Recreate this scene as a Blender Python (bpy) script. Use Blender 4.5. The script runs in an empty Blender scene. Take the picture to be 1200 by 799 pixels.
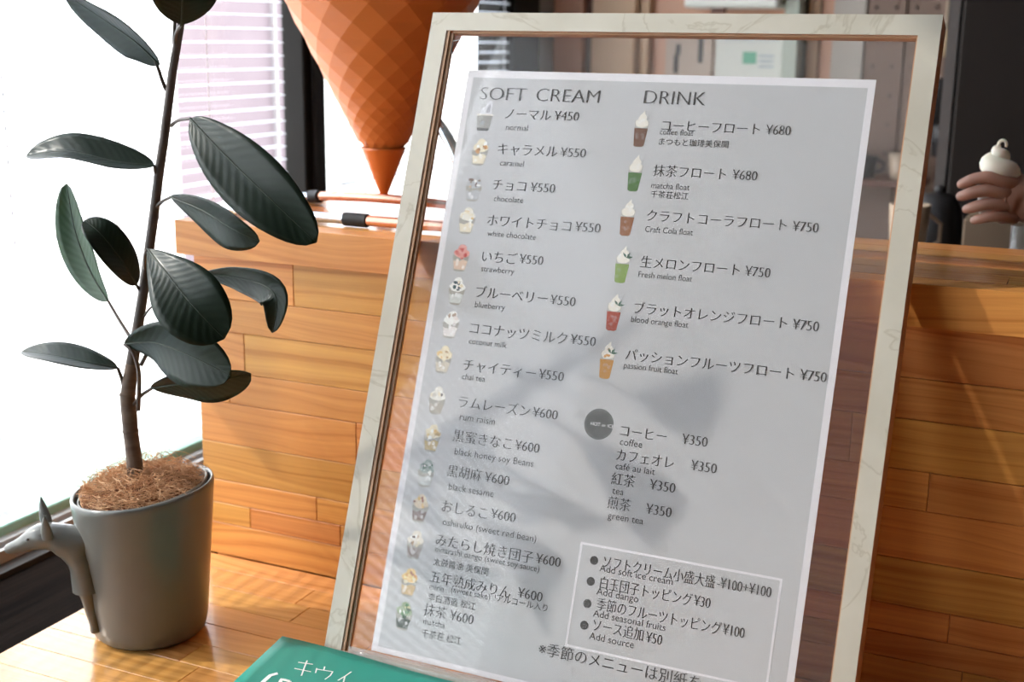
import bpy, bmesh, math, random
from mathutils import Vector, Matrix, noise
random.seed(7)
R = math.radians
PI = math.pi
COL = bpy.context.scene.collection
# ------------------------------------------------------------------ camera
EYE = Vector((0, 0, 0.78716))
PITCH, ROLL, YAW, FPX = R(13.409), R(0.697), R(24.583), 1500.0
_r = Vector((math.cos(YAW), math.sin(YAW), 0)); _f = Vector((-math.sin(YAW), math.cos(YAW), 0)); _u = Vector((0, 0, 1))
FWD = _f * math.cos(PITCH) - _u * math.sin(PITCH)
_u2 = _u * math.cos(PITCH) + _f * math.sin(PITCH)
RGT = _r * math.cos(ROLL) + _u2 * math.sin(ROLL)
UPV = _u2 * math.cos(ROLL) - _r * math.sin(ROLL)
cam_data = bpy.data.cameras.new('camera')
cam_data.sensor_width = 36; cam_data.lens = FPX / 1200 * 36
cam_data.clip_start = 0.02; cam_data.clip_end = 200
cam_data.dof.use_dof = True; cam_data.dof.focus_distance = 1.50; cam_data.dof.aperture_fstop = 4.5
cam = bpy.data.objects.new('camera', cam_data); COL.objects.link(cam)
cam.matrix_world = Matrix(((RGT.x, UPV.x, -FWD.x, EYE.x), (RGT.y, UPV.y, -FWD.y, EYE.y), (RGT.z, UPV.z, -FWD.z, EYE.z), (0, 0, 0, 1)))
bpy.context.scene.camera = cam
# ------------------------------------------------------------------ light and exposure
SKY, SUN = 6.0, 3.3
w = bpy.data.worlds.new('overcast'); bpy.context.scene.world = w; w.use_nodes = True
w.node_tree.nodes['Background'].inputs[0].default_value = (0.93, 0.97, 1.0, 1)
w.node_tree.nodes['Background'].inputs[1].default_value = SKY
sl = bpy.data.lights.new('sun', 'SUN'); sl.energy = SUN; sl.angle = R(1.2); sl.color = (1, 0.95, 0.86)
so = bpy.data.objects.new('sun', sl); COL.objects.link(so)
so.rotation_euler = Vector((1.0, 0.36, -0.85)).to_track_quat('-Z', 'Y').to_euler()
vs = bpy.context.scene.view_settings
vs.view_transform = 'Standard'; vs.look = 'None'; vs.exposure = 0.08; vs.gamma = 1.0; vs.use_curve_mapping = False

# ------------------------------------------------------------------ helpers
def at(px, py, Y):                       # point at depth Y seen at a pixel of the 1200 x 799 frame
    d = RGT * ((px - 600) / FPX) - UPV * ((py - 399.5) / FPX) + FWD
    return EYE + d * ((Y - EYE.y) / d.y)

def on_plane(px, py, p, n):
    d = RGT * ((px - 600) / FPX) - UPV * ((py - 399.5) / FPX) + FWD
    return EYE + d * ((p - EYE).dot(n) / d.dot(n))

def tag(o, label=None, cat=None, group=None, kind=None):
    if label: o['label'] = label
    if cat: o['category'] = cat
    if group: o['group'] = group
    if kind: o['kind'] = kind
    return o

def empty(name, loc, label=None, cat=None, group=None, kind=None, rz=0):
    o = bpy.data.objects.new(name, None); COL.objects.link(o)
    o.location = loc; o.rotation_euler = (0, 0, rz); o.empty_display_size = 0.02
    return tag(o, label, cat, group, kind)

class MB:                                # mesh builder in world coordinates
    def __init__(s): s.v = []; s.f = []; s.m = []; s.sm = []
    def add(s, vs, fs, mi=0, smooth=False):
        b = len(s.v); s.v += [Vector(p) for p in vs]
        for f in fs: s.f.append([i + b for i in f]); s.m.append(mi); s.sm.append(smooth)
        return s
    def box(s, a, b, mi=0, ch=0.0):
        x0, y0, z0 = a; x1, y1, z1 = b
        if ch <= 0:
            vs = [(x, y, z) for z in (z0, z1) for (x, y) in ((x0, y0), (x1, y0), (x1, y1), (x0, y1))]
            fs = [(3, 2, 1, 0), (4, 5, 6, 7), (0, 1, 5, 4), (1, 2, 6, 5), (2, 3, 7, 6), (3, 0, 4, 7)]
            return s.add(vs, fs, mi)
        bm = bmesh.new(); bmesh.ops.create_cube(bm, size=1)
        for v in bm.verts: v.co = Vector(((x0 + x1) / 2 + v.co.x * (x1 - x0), (y0 + y1) / 2 + v.co.y * (y1 - y0), (z0 + z1) / 2 + v.co.z * (z1 - z0)))
        bmesh.ops.bevel(bm, geom=list(bm.edges), offset=ch, segments=1, affect='EDGES')
        bm.verts.index_update()
        s.add([v.co.copy() for v in bm.verts], [[v.index for v in f.verts] for f in bm.faces], mi); bm.free()
        return s
    def tube(s, pts, rad, n=10, mi=0, caps=True, closed=False):
        pts = [Vector(p) for p in pts]; k = len(pts)
        rs = rad if isinstance(rad, (list, tuple)) else [rad] * k
        ring = []; nrm = None
        for i, p in enumerate(pts):
            a = pts[(i - 1) % k] if (closed or i > 0) else p; b = pts[(i + 1) % k] if (closed or i < k - 1) else p
            t = (b - a).normalized()
            if nrm is None: nrm = t.orthogonal().normalized()
            else: nrm = (nrm - t * nrm.dot(t)).normalized()
            bn = t.cross(nrm)
            ring.append([p + (nrm * math.cos(2 * PI * j / n) + bn * math.sin(2 * PI * j / n)) * rs[i] for j in range(n)])
        vs = [q for r_ in ring for q in r_]; fs = []
        for i in range(k if closed else k - 1):
            i2 = (i + 1) % k
            for j in range(n): fs.append((i * n + j, i * n + (j + 1) % n, i2 * n + (j + 1) % n, i2 * n + j))
        s.add(vs, fs, mi, True)
        if caps and not closed: s.add(ring[0], [list(range(n))[::-1]], mi); s.add(ring[-1], [list(range(n))], mi)
        return s
    def lathe(s, prof, c, n=32, mi=0, smooth=True, slant=None):
        c = Vector(c); vs = []; fs = []
        for (r_, z) in prof:
            for j in range(n):
                a = 2 * PI * j / n; dz = slant(a, z) if slant else 0
                vs.append(c + Vector((r_ * math.cos(a), r_ * math.sin(a), z + dz)))
        for i in range(len(prof) - 1):
            for j in range(n): fs.append((i * n + j, i * n + (j + 1) % n, (i + 1) * n + (j + 1) % n, (i + 1) * n + j))
        return s.add(vs, fs, mi, smooth)
    def ball(s, c, r_, n=12, mi=0, sq=(1, 1, 1)):
        prof = [(r_ * math.sin(PI * i / (n // 2)) + 1e-6, -r_ * math.cos(PI * i / (n // 2))) for i in range(n // 2 + 1)]
        c = Vector(c); vs = []; fs = []
        for (q, z) in prof:
            for j in range(n): vs.append(c + Vector((q * math.cos(2 * PI * j / n) * sq[0], q * math.sin(2 * PI * j / n) * sq[1], z * sq[2])))
        for i in range(len(prof) - 1):
            for j in range(n): fs.append((i * n + j, i * n + (j + 1) % n, (i + 1) * n + (j + 1) % n, (i + 1) * n + j))
        return s.add(vs, fs, mi, True)
    def build(s, name, mats, parent=None, label=None, org=None, kind=None):
        if not isinstance(mats, (list, tuple)): mats = [mats]
        o0 = Vector(org) if org is not None else (parent_world(parent) if parent else Vector((0, 0, 0)))
        me = bpy.data.meshes.new(name); me.from_pydata([v - o0 for v in s.v], [], s.f); me.validate()
        for m in mats: me.materials.append(m)
        me.polygons.foreach_set('material_index', s.m); me.polygons.foreach_set('use_smooth', s.sm); me.update()
        o = bpy.data.objects.new(name, me); COL.objects.link(o)
        if parent: o.parent = parent; o.location = o0 - parent_world(parent)
        else: o.location = o0
        return tag(o, label, kind=kind)

def parent_world(o):                     # every parent here is unrotated
    p = Vector((0, 0, 0))
    while o: p = p + o.location; o = o.parent
    return p

def put(o, parent):                      # parent a ready world-space object
    o.parent = parent; o.location = o.location - parent_world(parent); return o

def bevelled(o, wd, seg=2):
    m = o.modifiers.new('bevel', 'BEVEL'); m.width = wd; m.segments = seg; m.limit_method = 'ANGLE'; return o

# ------------------------------------------------------------------ materials
def mat(name, col=(0.5, 0.5, 0.5), rough=0.5, metal=0.0, **kw):
    m = bpy.data.materials.new(name); m.use_nodes = True; b = m.node_tree.nodes['Principled BSDF']
    b.inputs['Base Color'].default_value = (*col, 1); b.inputs['Roughness'].default_value = rough; b.inputs['Metallic'].default_value = metal
    for k, v in kw.items(): b.inputs[k.replace('_', ' ')].default_value = v
    return m
def nodes(m): return m.node_tree.nodes, m.node_tree.links, m.node_tree.nodes['Principled BSDF']
def ramp(n, stops):
    r_ = n.new('ShaderNodeValToRGB'); e = r_.color_ramp.elements
    while len(e) > 1: e.remove(e[-1])
    e[0].position = stops[0][0]; e[0].color = (*stops[0][1], 1)
    for p, c in stops[1:]: q = e.new(p); q.color = (*c, 1)
    return r_
def mottled(name, c1, c2, scale=6, rough=0.6, bump=0.0, detail=4, stretch=(1, 1, 1), metal=0.0, **kw):
    m = mat(name, c1, rough, metal, **kw); n, l, b = nodes(m)
    tc = n.new('ShaderNodeTexCoord'); mp = n.new('ShaderNodeMapping'); mp.inputs['Scale'].default_value = stretch
    nz = n.new('ShaderNodeTexNoise'); nz.inputs['Scale'].default_value = scale; nz.inputs['Detail'].default_value = detail
    l.new(tc.outputs['Object'], mp.inputs[0]); l.new(mp.outputs[0], nz.inputs['Vector'])
    r_ = ramp(n, [(0.3, c1), (0.7, c2)]); l.new(nz.outputs[0], r_.inputs[0]); l.new(r_.outputs[0], b.inputs['Base Color'])
    if bump: 
        bp = n.new('ShaderNodeBump'); bp.inputs['Strength'].default_value = bump; bp.inputs['Distance'].default_value = 0.002
        l.new(nz.outputs[0], bp.inputs['Height']); l.new(bp.outputs[0], b.inputs['Normal'])
    return m

def pine(name, light, dark, rough=0.28, across='z', hue=0.12, gscale=55.0, coat=0.3):
    m = mat(name, light, rough); n, l, b = nodes(m)
    b.inputs['Coat Weight'].default_value = coat; b.inputs['Coat Roughness'].default_value = 0.12
    tc = n.new('ShaderNodeTexCoord'); oi = n.new('ShaderNodeObjectInfo')
    cb = n.new('ShaderNodeCombineXYZ'); mu = n.new('ShaderNodeMath'); mu.operation = 'MULTIPLY'; mu.inputs[1].default_value = 37.0
    l.new(oi.outputs['Random'], mu.inputs[0])
    for i in range(3): l.new(mu.outputs[0], cb.inputs[i])
    ad = n.new('ShaderNodeVectorMath'); ad.operation = 'ADD'; l.new(tc.outputs['Object'], ad.inputs[0]); l.new(cb.outputs[0], ad.inputs[1])
    # slow warp so that the growth rings wander along the board
    mpw = n.new('ShaderNodeMapping'); mpw.inputs['Scale'].default_value = (1.6, 6, 6); l.new(ad.outputs[0], mpw.inputs[0])
    wz = n.new('ShaderNodeTexNoise'); wz.inputs['Scale'].default_value = 1.0; wz.inputs['Detail'].default_value = 2; l.new(mpw.outputs[0], wz.inputs['Vector'])
    sp = n.new('ShaderNodeSeparateXYZ'); l.new(ad.outputs[0], sp.inputs[0])
    src = sp.outputs['Z'] if across == 'z' else sp.outputs['Y']
    m1 = n.new('ShaderNodeMath'); m1.operation = 'MULTIPLY_ADD'; m1.inputs[1].default_value = 0.11; l.new(wz.outputs[0], m1.inputs[0]); l.new(src, m1.inputs[2])
    m2 = n.new('ShaderNodeMath'); m2.operation = 'MULTIPLY'; m2.inputs[1].default_value = gscale; l.new(m1.outputs[0], m2.inputs[0])
    n1 = n.new('ShaderNodeTexNoise'); n1.noise_dimensions = '1D'; n1.inputs['Scale'].default_value = 1.6; n1.inputs['Detail'].default_value = 3; n1.inputs['Roughness'].default_value = 0.6
    l.new(m2.outputs[0], n1.inputs['W'])
    # fine fibres
    mpf = n.new('ShaderNodeMapping'); mpf.inputs['Scale'].default_value = (14, 500, 500); l.new(ad.outputs[0], mpf.inputs[0])
    fz = n.new('ShaderNodeTexNoise'); fz.inputs['Scale'].default_value = 1.0; fz.inputs['Detail'].default_value = 2; l.new(mpf.outputs[0], fz.inputs['Vector'])
    mx = n.new('ShaderNodeMath'); mx.operation = 'MULTIPLY_ADD'; mx.inputs[1].default_value = 0.22; l.new(fz.outputs[0], mx.inputs[0]); l.new(n1.outputs[0], mx.inputs[2])
    r_ = ramp(n, [(0.40, light), (0.66, tuple(0.6 * a + 0.4 * c for a, c in zip(light, dark))), (0.88, dark)]); l.new(mx.outputs[0], r_.inputs[0])
    hs = n.new('ShaderNodeHueSaturation'); l.new(r_.outputs[0], hs.inputs['Color'])
    mr = n.new('ShaderNodeMapRange'); mr.inputs['To Min'].default_value = 1 - hue; mr.inputs['To Max'].default_value = 1 + hue; l.new(oi.outputs['Random'], mr.inputs[0]); l.new(mr.outputs[0], hs.inputs['Value'])
    fr = n.new('ShaderNodeMath'); fr.operation = 'FRACT'; l.new(mu.outputs[0], fr.inputs[0])
    mr2 = n.new('ShaderNodeMapRange'); mr2.inputs['To Min'].default_value = 0.488; mr2.inputs['To Max'].default_value = 0.508; l.new(fr.outputs[0], mr2.inputs[0]); l.new(mr2.outputs[0], hs.inputs['Hue'])
    l.new(hs.outputs[0], b.inputs['Base Color'])
    bp = n.new('ShaderNodeBump'); bp.inputs['Strength'].default_value = 0.08; bp.inputs['Distance'].default_value = 0.001
    l.new(mx.outputs[0], bp.inputs['Height']); l.new(bp.outputs[0], b.inputs['Normal'])
    return m

def clear(name, tint=(1, 1, 1), dust=0.0, ior=1.5, rough=0.02):     # thin clear pane: fresnel reflection over straight transmission
    m = bpy.data.materials.new(name); m.use_nodes = True; n = m.node_tree.nodes; l = m.node_tree.links; n.clear()
    out = n.new('ShaderNodeOutputMaterial'); tr = n.new('ShaderNodeBsdfTransparent'); tr.inputs[0].default_value = (*tint, 1)
    gl = n.new('ShaderNodeBsdfGlossy'); gl.inputs['Roughness'].default_value = rough
    fr = n.new('ShaderNodeFresnel'); gm = n.new('ShaderNodeNewGeometry')       # same reflectance from both faces of the thin pane
    pw = n.new('ShaderNodeMapRange'); pw.inputs['To Min'].default_value = ior; pw.inputs['To Max'].default_value = 1 / ior
    l.new(gm.outputs['Backfacing'], pw.inputs[0]); l.new(pw.outputs[0], fr.inputs[0])
    mx = n.new('ShaderNodeMixShader'); l.new(fr.outputs[0], mx.inputs[0]); l.new(tr.outputs[0], mx.inputs[1]); l.new(gl.outputs[0], mx.inputs[2])
    last = mx
    if dust:
        df = n.new('ShaderNodeBsdfDiffuse'); df.inputs[0].default_value = (0.85, 0.85, 0.85, 1)
        m3 = n.new('ShaderNodeMixShader'); m3.inputs[0].default_value = dust; l.new(mx.outputs[0], m3.inputs[1]); l.new(df.outputs[0], m3.inputs[2]); last = m3
    l.new(last.outputs[0], out.inputs[0]); return m

M = {}
M['pine'] = pine('pine_counter', (0.74, 0.345, 0.085), (0.50, 0.175, 0.032), rough=0.42, coat=0.0)
M['pine_bench'] = pine('pine_bench', (0.74, 0.37, 0.11), (0.54, 0.23, 0.055), rough=0.2, across='y')
M['dark_wood'] = mottled('dark_wood', (0.004, 0.0026, 0.002), (0.010, 0.006, 0.0045), 5, 0.9, 0.1, stretch=(30, 1.5, 30), Specular_IOR_Level=0.03)
M['black'] = mat('black_rubber', (0.012, 0.012, 0.013), 0.6)
M['frame_black'] = mottled('dark_bronze_aluminium', (0.010, 0.0095, 0.009), (0.014, 0.013, 0.0125), 8, 0.6, Specular_IOR_Level=0.12)
M['rail'] = mat('grey_green_aluminium', (0.20, 0.40, 0.33), 0.4, 0.0)
M['alu'] = mat('grey_aluminium', (0.42, 0.43, 0.44), 0.4, 0.5)
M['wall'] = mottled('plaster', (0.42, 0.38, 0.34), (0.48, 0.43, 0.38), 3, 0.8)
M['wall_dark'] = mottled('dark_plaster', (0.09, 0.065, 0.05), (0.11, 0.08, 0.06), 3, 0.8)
M['ceiling'] = mottled('ceiling_paint', (0.26, 0.25, 0.24), (0.30, 0.29, 0.28), 3, 0.9)
M['floor'] = mottled('floor_tile', (0.16, 0.13, 0.11), (0.2, 0.17, 0.14), 4, 0.4)
M['glass'] = clear('window_glass')
M['pane'] = clear('sign_glass', dust=0.03, ior=1.32)
M['copper'] = mottled('copper_tube', (0.72, 0.36, 0.24), (0.86, 0.48, 0.34), 12, 0.22, metal=1.0)
M['chrome'] = mat('chrome', (0.75, 0.8, 0.84), 0.12, 1.0)
M['laminate'] = mottled('marbled_laminate', (0.50, 0.47, 0.39), (0.60, 0.57, 0.49), 9, 0.45, detail=8)
def _veins():
    n, l, b = nodes(M['laminate'])
    tc = n.new('ShaderNodeTexCoord'); nz = n.new('ShaderNodeTexNoise'); nz.inputs['Scale'].default_value = 7; nz.inputs['Detail'].default_value = 6; nz.inputs['Distortion'].default_value = 1.2
    l.new(tc.outputs['Object'], nz.inputs['Vector'])
    r_ = ramp(n, [(0.485, (1, 1, 1)), (0.5, (0.68, 0.64, 0.56)), (0.515, (1, 1, 1))]); l.new(nz.outputs[0], r_.inputs[0])
    mx = n.new('ShaderNodeMix'); mx.data_type = 'RGBA'; mx.blend_type = 'MULTIPLY'; mx.inputs[0].default_value = 0.55
    old = b.inputs['Base Color'].links[0].from_socket
    l.new(old, mx.inputs[6]); l.new(r_.outputs[0], mx.inputs[7]); l.new(mx.outputs[2], b.inputs['Base Color'])
_veins()
M['sign_side'] = mottled('brown_edge', (0.50, 0.27, 0.17), (0.58, 0.32, 0.21), 20, 0.5, stretch=(1, 1, 1))
M['sign_lip'] = mottled('wood_lip', (0.42, 0.24, 0.13), (0.52, 0.31, 0.18), 20, 0.5)
M['brick'] = mottled('pinkish_brick', (0.175, 0.138, 0.158), (0.195, 0.155, 0.175), 4, 0.9)
M['pave'] = mottled('pale_paving', (0.62, 0.62, 0.6), (0.7, 0.7, 0.68), 2, 0.9)

# ------------------------------------------------------------------ the setting
WX = -1.50                      # window plane on the left
XR, YB, YF, ZF, ZC = 2.6, 3.602, -2.4, -0.45, 2.10
def struct(name, a, b, m, ch=0):
    o = MB().box(a, b, ch=ch).build(name, m, org=((a[0] + b[0]) / 2, (a[1] + b[1]) / 2, a[2])); o['kind'] = 'structure'; return o
struct('floor', (WX - 0.1, YF, ZF - 0.1), (XR, YB, ZF), M['floor'])
struct('ceiling', (WX - 0.1, YF, ZC), (XR, YB, ZC + 0.1), M['ceiling'])
struct('wall_back', (WX, YB, ZF), (XR, YB + 0.1, ZC), M['wall'])
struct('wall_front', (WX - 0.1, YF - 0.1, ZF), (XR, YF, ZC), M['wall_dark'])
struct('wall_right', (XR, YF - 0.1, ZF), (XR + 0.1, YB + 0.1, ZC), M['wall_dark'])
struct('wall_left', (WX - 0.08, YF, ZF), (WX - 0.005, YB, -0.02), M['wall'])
struct('wall_left', (WX - 0.08, YF, -0.02), (WX, -0.95, 2.0), M['wall_dark'])  # unseen stretch, added in place of windows to cut light from the front
struct('trim_1', (WX - 0.08, YF, 2.0), (WX, YB, ZC), M['wall'])
# dark sill board between the bench and the window
struct('trim_2', (WX + 0.07, YF + 0.6, -0.05), (-1.235, 3.3, -0.012), M['dark_wood'], 0.003)
struct('trim_3', (WX, YF + 0.6, -0.45), (-1.26, 3.3, -0.05), M['dark_wood'])

# windows: mullions are dark, the lower rail is grey green aluminium with two grooves
MULL = [(-0.95, -0.85), (0.36, 0.45), (2.212, 2.276), (3.14, 3.20)]
for i in range(len(MULL) - 1):
    y0 = MULL[i][1]; y1 = MULL[i + 1][0]
    wn = empty('window_%d' % (i + 1), (WX, y0, 0), kind='structure')
    b = MB(); b.box((WX - 0.06, y0, -0.02), (WX + 0.005, y1, 0.035), ch=0.002)
    b.build('bottom_rail', M['rail'], wn)
    b = MB(); b.box((WX + 0.005, y0, -0.02), (WX + 0.022, y1, 0.020)); b.box((WX + 0.034, y0, -0.02), (WX + 0.042, y1, 0.016)); b.build('track_lip', M['alu'], wn)
    MB().box((WX + 0.005, y0, -0.03), (WX + 0.07, y1, -0.004)).build('track_channel', M['black'], wn)
    MB().box((WX - 0.06, y0, 1.96), (WX + 0.01, y1, 2.0)).build('top_rail', M['frame_black'], wn)
    MB().box((WX - 0.020, y0, 0.035), (WX - 0.014, y1, 1.96)).build('pane', M['glass'], wn)
for i, (a, c) in enumerate(MULL):
    p = struct('trim_%d' % (i + 4), (WX - 0.032, a, -0.02), (WX + 0.02, c, 2.0), M['frame_black'], 0.003)
    if c > 2.2 and c < 2.4:
        MB().box((WX + 0.02, a + 0.024, -0.02), (WX + 0.032, c - 0.003, 2.0), ch=0.003).build('cover_strip', M['frame_black'], p)
# corner: black pillar then grey strip before the back wall
struct('trim_9', (WX - 0.08, 3.20, ZF), (WX + 0.03, 3.37, 2.0), M['frame_black'])
struct('trim_10', (WX - 0.08, 3.37, ZF), (WX + 0.02, 3.60, 2.0), mat('grey_strip', (0.2, 0.195, 0.19), 0.5))

# venetian blinds: one thing per window, every slat a part (shared mesh)
M['slat'] = mat('white_slat', (0.86, 0.88, 0.9), 0.4)
def _translucent(m, f):
    n, l, b = nodes(m); tr = n.new('ShaderNodeBsdfTranslucent'); tr.inputs[0].default_value = (0.9, 0.94, 1, 1)
    mx = n.new('ShaderNodeMixShader'); mx.inputs[0].default_value = f
    l.new(b.outputs[0], mx.inputs[1]); l.new(tr.outputs[0], mx.inputs[2]); l.new(mx.outputs[0], n['Material Output'].inputs[0])
_translucent(M['slat'], 0.7)
M['cord'] = mat('white_cord', (0.8, 0.8, 0.82), 0.7)
def blind(y0, y1, z0, z1, label, tilt=3, step=0.0245):
    t = empty('venetian_blind', (WX + 0.045, (y0 + y1) / 2, z1), label, 'blind', 'venetian blinds in the left windows')
    hw = (y1 - y0) / 2; vs = []; fs = []
    for j in range(5):
        u = -0.0125 + 0.025 * j / 4; zz = 0.0022 * (1 - (u / 0.0125) ** 2)
        c, s = math.cos(R(tilt)), math.sin(R(tilt))
        for yy in (-hw, hw): vs.append((u * c + zz * s, yy, -u * s + zz * c))
    for j in range(4): fs.append((2 * j, 2 * j + 1, 2 * j + 3, 2 * j + 2))
    k = len(vs); vs += [(x, y, z - 0.0004) for x, y, z in vs]; fs += [tuple(k + i for i in f[::-1]) for f in fs]
    me = bpy.data.meshes.new('slat'); me.from_pydata(vs, [], fs); me.materials.append(M['slat'])
    me.polygons.foreach_set('use_smooth', [True] * len(fs))
    z = z0
    while z < z1 - 0.02:
        o = bpy.data.objects.new('slat', me); COL.objects.link(o); o.parent = t; o.location = (0, 0, z - z1); z += step
    MB().box((WX + 0.03, y0, z1 - 0.02), (WX + 0.06, y1, z1 + 0.02)).build('head_rail', M['slat'], t)
    MB().box((WX + 0.033, y0, z0 - 0.024), (WX + 0.057, y1, z0 - 0.018)).build('bottom_bar', M['slat'], t)
    for f in (0.04, 0.36, 0.68, 0.955):
        yy = y0 + (y1 - y0) * f
        MB().tube([(WX + 0.0575, yy, z0 - 0.02), (WX + 0.0575, yy, z1)], 0.0009, 5).build('cord', M['cord'], t)
    return t
blind(1.36, 2.092, 0.50, 1.93, 'white venetian blind left of the dark window post')
blind(0.47, 1.34, 0.10, 1.93, 'white venetian blind out of view near the potted plant, slats tilted to pass the sun', tilt=28)  # separate unseen blind, shaped to let sun stripes reach the sign
blind(2.30, 3.12, 0.50, 1.93, 'white venetian blind behind the orange cone, right of the dark post')
blind(-0.83, 0.34, 0.10, 1.93, 'white venetian blind nearest to the camera, reflected in the sign glass')

# outside
g = struct('ground', (-40, -30, -0.75), (WX - 0.08, 50, -0.7), M['pave'])
bd = empty('brick_pier', (-5.2, 7.0, -0.7), 'pinkish wall with grey downpipes seen outside through the blind', 'wall')
MB().box((-5.4, 6.62, -0.7), (-5.0, 7.60, 5)).build('masonry', M['brick'], bd)
for yy in (7.10, 7.26): MB().tube([(-4.97, yy, -0.7), (-4.97, yy, 5)], 0.012, 10).build('downpipe', M['alu'], bd)

# ------------------------------------------------------------------ bench and counter made of pine boards
def board(a, b, m, parent, name='plank'):
    cx = ((a[0] + b[0]) / 2, (a[1] + b[1]) / 2, (a[2] + b[2]) / 2)
    o = MB().box(a, b, ch=0.0007).build(name, m, parent, org=cx); return o
rnd = random.Random(11)
bench = empty('wooden_bench', (-0.15, 1.1, -0.04), 'honey pine bench top under the potted plant and menu sign', 'bench')
y = 1.4985; row = 0
while y > 0.55:
    wdt = 0.052 if row else 0.046
    x = -1.232; first = True
    while x < 1.3:
        ln = rnd.uniform(0.22, 0.62) if first else rnd.uniform(0.35, 0.8)
        first = False; x2 = min(x + ln, 1.3)
        if 1.3 - x2 < 0.1: x2 = 1.3
        dz = rnd.uniform(-0.0002, 0.0002)
        board((x + 0.0003, y - wdt + 0.0003, -0.032 + dz), (x2 - 0.0003, y - 0.0003, 0.0 + dz), M['pine_bench'], bench)
        x = x2
    y -= wdt; row += 1
MB().box((-1.20, y + 0.03, -0.45), (1.3, 1.49, -0.034)).build('carcass', M['pine_bench'], bench)

counter = empty('wooden_counter', (-0.1, 1.65, -0.45), 'tall laminated pine counter standing behind the menu sign', 'counter')
z = 0.4685; row = 0
hs = [0.062, 0.050, 0.062, 0.048, 0.064, 0.060, 0.037, 0.033, 0.052]
cuts = {0: [-1.03], 1: [-0.62], 2: [-1.12, -0.72], 3: [-1.15, -0.55], 4: [-0.93], 5: [-0.7], 6: [-1.0], 7: [-1.12, -0.96], 8: []}
for h in hs:
    z2 = max(z - h, -0.0005) if z - h > 0.012 else 0.0005
    xs = [-1.205] + cuts.get(row, [])
    x = xs[-1]
    while x < 1.3:
        x = x + rnd.uniform(0.35, 0.75); x = 1.3 if x > 1.15 else x; xs.append(x)
    for a, b2 in zip(xs[:-1], xs[1:]):
        dy = rnd.uniform(-0.0003, 0.0003)
        board((a + 0.0003, 1.5 + dy, z2 + 0.0004), (b2 - 0.0003, 1.525 + dy, z - 0.0004), M['pine'], counter)
    z = z2; row += 1
    if z <= 0.001: break
# cap: thick front board, top boards running back
xs = [-1.226, -0.56, 0.05, 0.72, 1.3]
for a, b2 in zip(xs[:-1], xs[1:]): board((a + 0.0003, 1.486, 0.4695), (b2 - 0.0003, 1.530, 0.5195), M['pine'], counter, 'cap_board')
yy = 1.5305
M['pine_top'] = pine('pine_counter_top', (0.70, 0.32, 0.085), (0.47, 0.17, 0.04), rough=0.25, across='y')
for k in range(5):
    w2 = 0.056; xs = [-1.226]
    while xs[-1] < 1.3:
        nx = xs[-1] + rnd.uniform(0.4, 0.8); xs.append(1.3 if nx > 1.1 else nx)
    for a, b2 in zip(xs[:-1], xs[1:]): board((a + 0.0003, yy, 0.4895), (b2 - 0.0003, yy + w2 - 0.0005, 0.5195), M['pine_top'], counter, 'top_board')
    yy += w2
MB().box((-1.205, 1.526, -0.45), (1.3, yy - 0.01, 0.4685)).build('carcass', M['pine'], counter)

# ------------------------------------------------------------------ menu sign, leaning back 20.6 degrees
LEAN = R(20.643)
SB = Vector((-0.8316, 1.2457, 0.001))
UA = Vector((0, math.sin(LEAN), math.cos(LEAN))); NA = Vector((0, math.cos(LEAN), -math.sin(LEAN)))   # up the sign, into the sign
SW, SH = 0.650, 0.871
def S(u, v, d=0.0): return SB + Vector((1, 0, 0)) * u + UA * v + NA * d
sign = empty('menu_sign', SB, 'tall stone-grey framed menu sign leaning back against the counter', 'sign')
def slab(u0, v0, u1, v1, d0, d1, mb=None, mi=0):
    mb = mb or MB()
    vs = [S(u, v, d) for d in (d1, d0) for (u, v) in ((u0, v0), (u1, v0), (u1, v1), (u0, v1))]
    return mb.add(vs, [(3, 2, 1, 0), (4, 5, 6, 7), (0, 1, 5, 4), (1, 2, 6, 5), (2, 3, 7, 6), (3, 0, 4, 7)], mi)
RW, DP = 0.0245, 0.040
def rail(o0, o1, i1, i0):              # mitred rail: outer edge o0-o1, inner edge i0-i1, front face laminate (0), sides brown (1)
    mb = MB(); q = [o0, o1, i1, i0]
    def outw(p):                       # the rebate that takes the glass: inner edge set back outwards
        return (p[0] + (-0.007 if p[0] < SW / 2 else 0.007), p[1] + (-0.007 if p[1] < SH / 2 else 0.007))
    i0b, i1b = outw(i0), outw(i1)
    vs = [S(*o0, 0), S(*o1, 0), S(*i1, 0), S(*i0, 0), S(*o0, DP), S(*o1, DP), S(*i1b, DP), S(*i0b, DP), S(*i1, 0.0072), S(*i0, 0.0072), S(*i1b, 0.0072), S(*i0b, 0.0072)]
    mb.add(vs, [(0, 1, 2, 3)], 0); mb.add(vs, [(7, 6, 5, 4), (0, 4, 5, 1), (2, 8, 9, 3), (8, 10, 11, 9), (10, 6, 7, 11), (1, 5, 6, 10, 8, 2), (0, 3, 9, 11, 7, 4)], 1)
    o = mb.build('frame_rail', [M['laminate'], M['sign_side']], sign); bevelled(o, 0.0008, 1); return o
V0, VB = 0.0155, 0.0325                # the frame rests on its rear bottom edge
rail((0, V0), (SW, V0), (SW - RW, VB), (RW, VB))
rail((SW, V0), (SW, SH), (SW - RW, SH - RW), (SW - RW, VB))
rail((SW, SH), (0, SH), (RW, SH - RW), (SW - RW, SH - RW))
rail((0, SH), (0, V0), (RW, VB), (RW, SH - RW))
LW = 0.004
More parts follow.
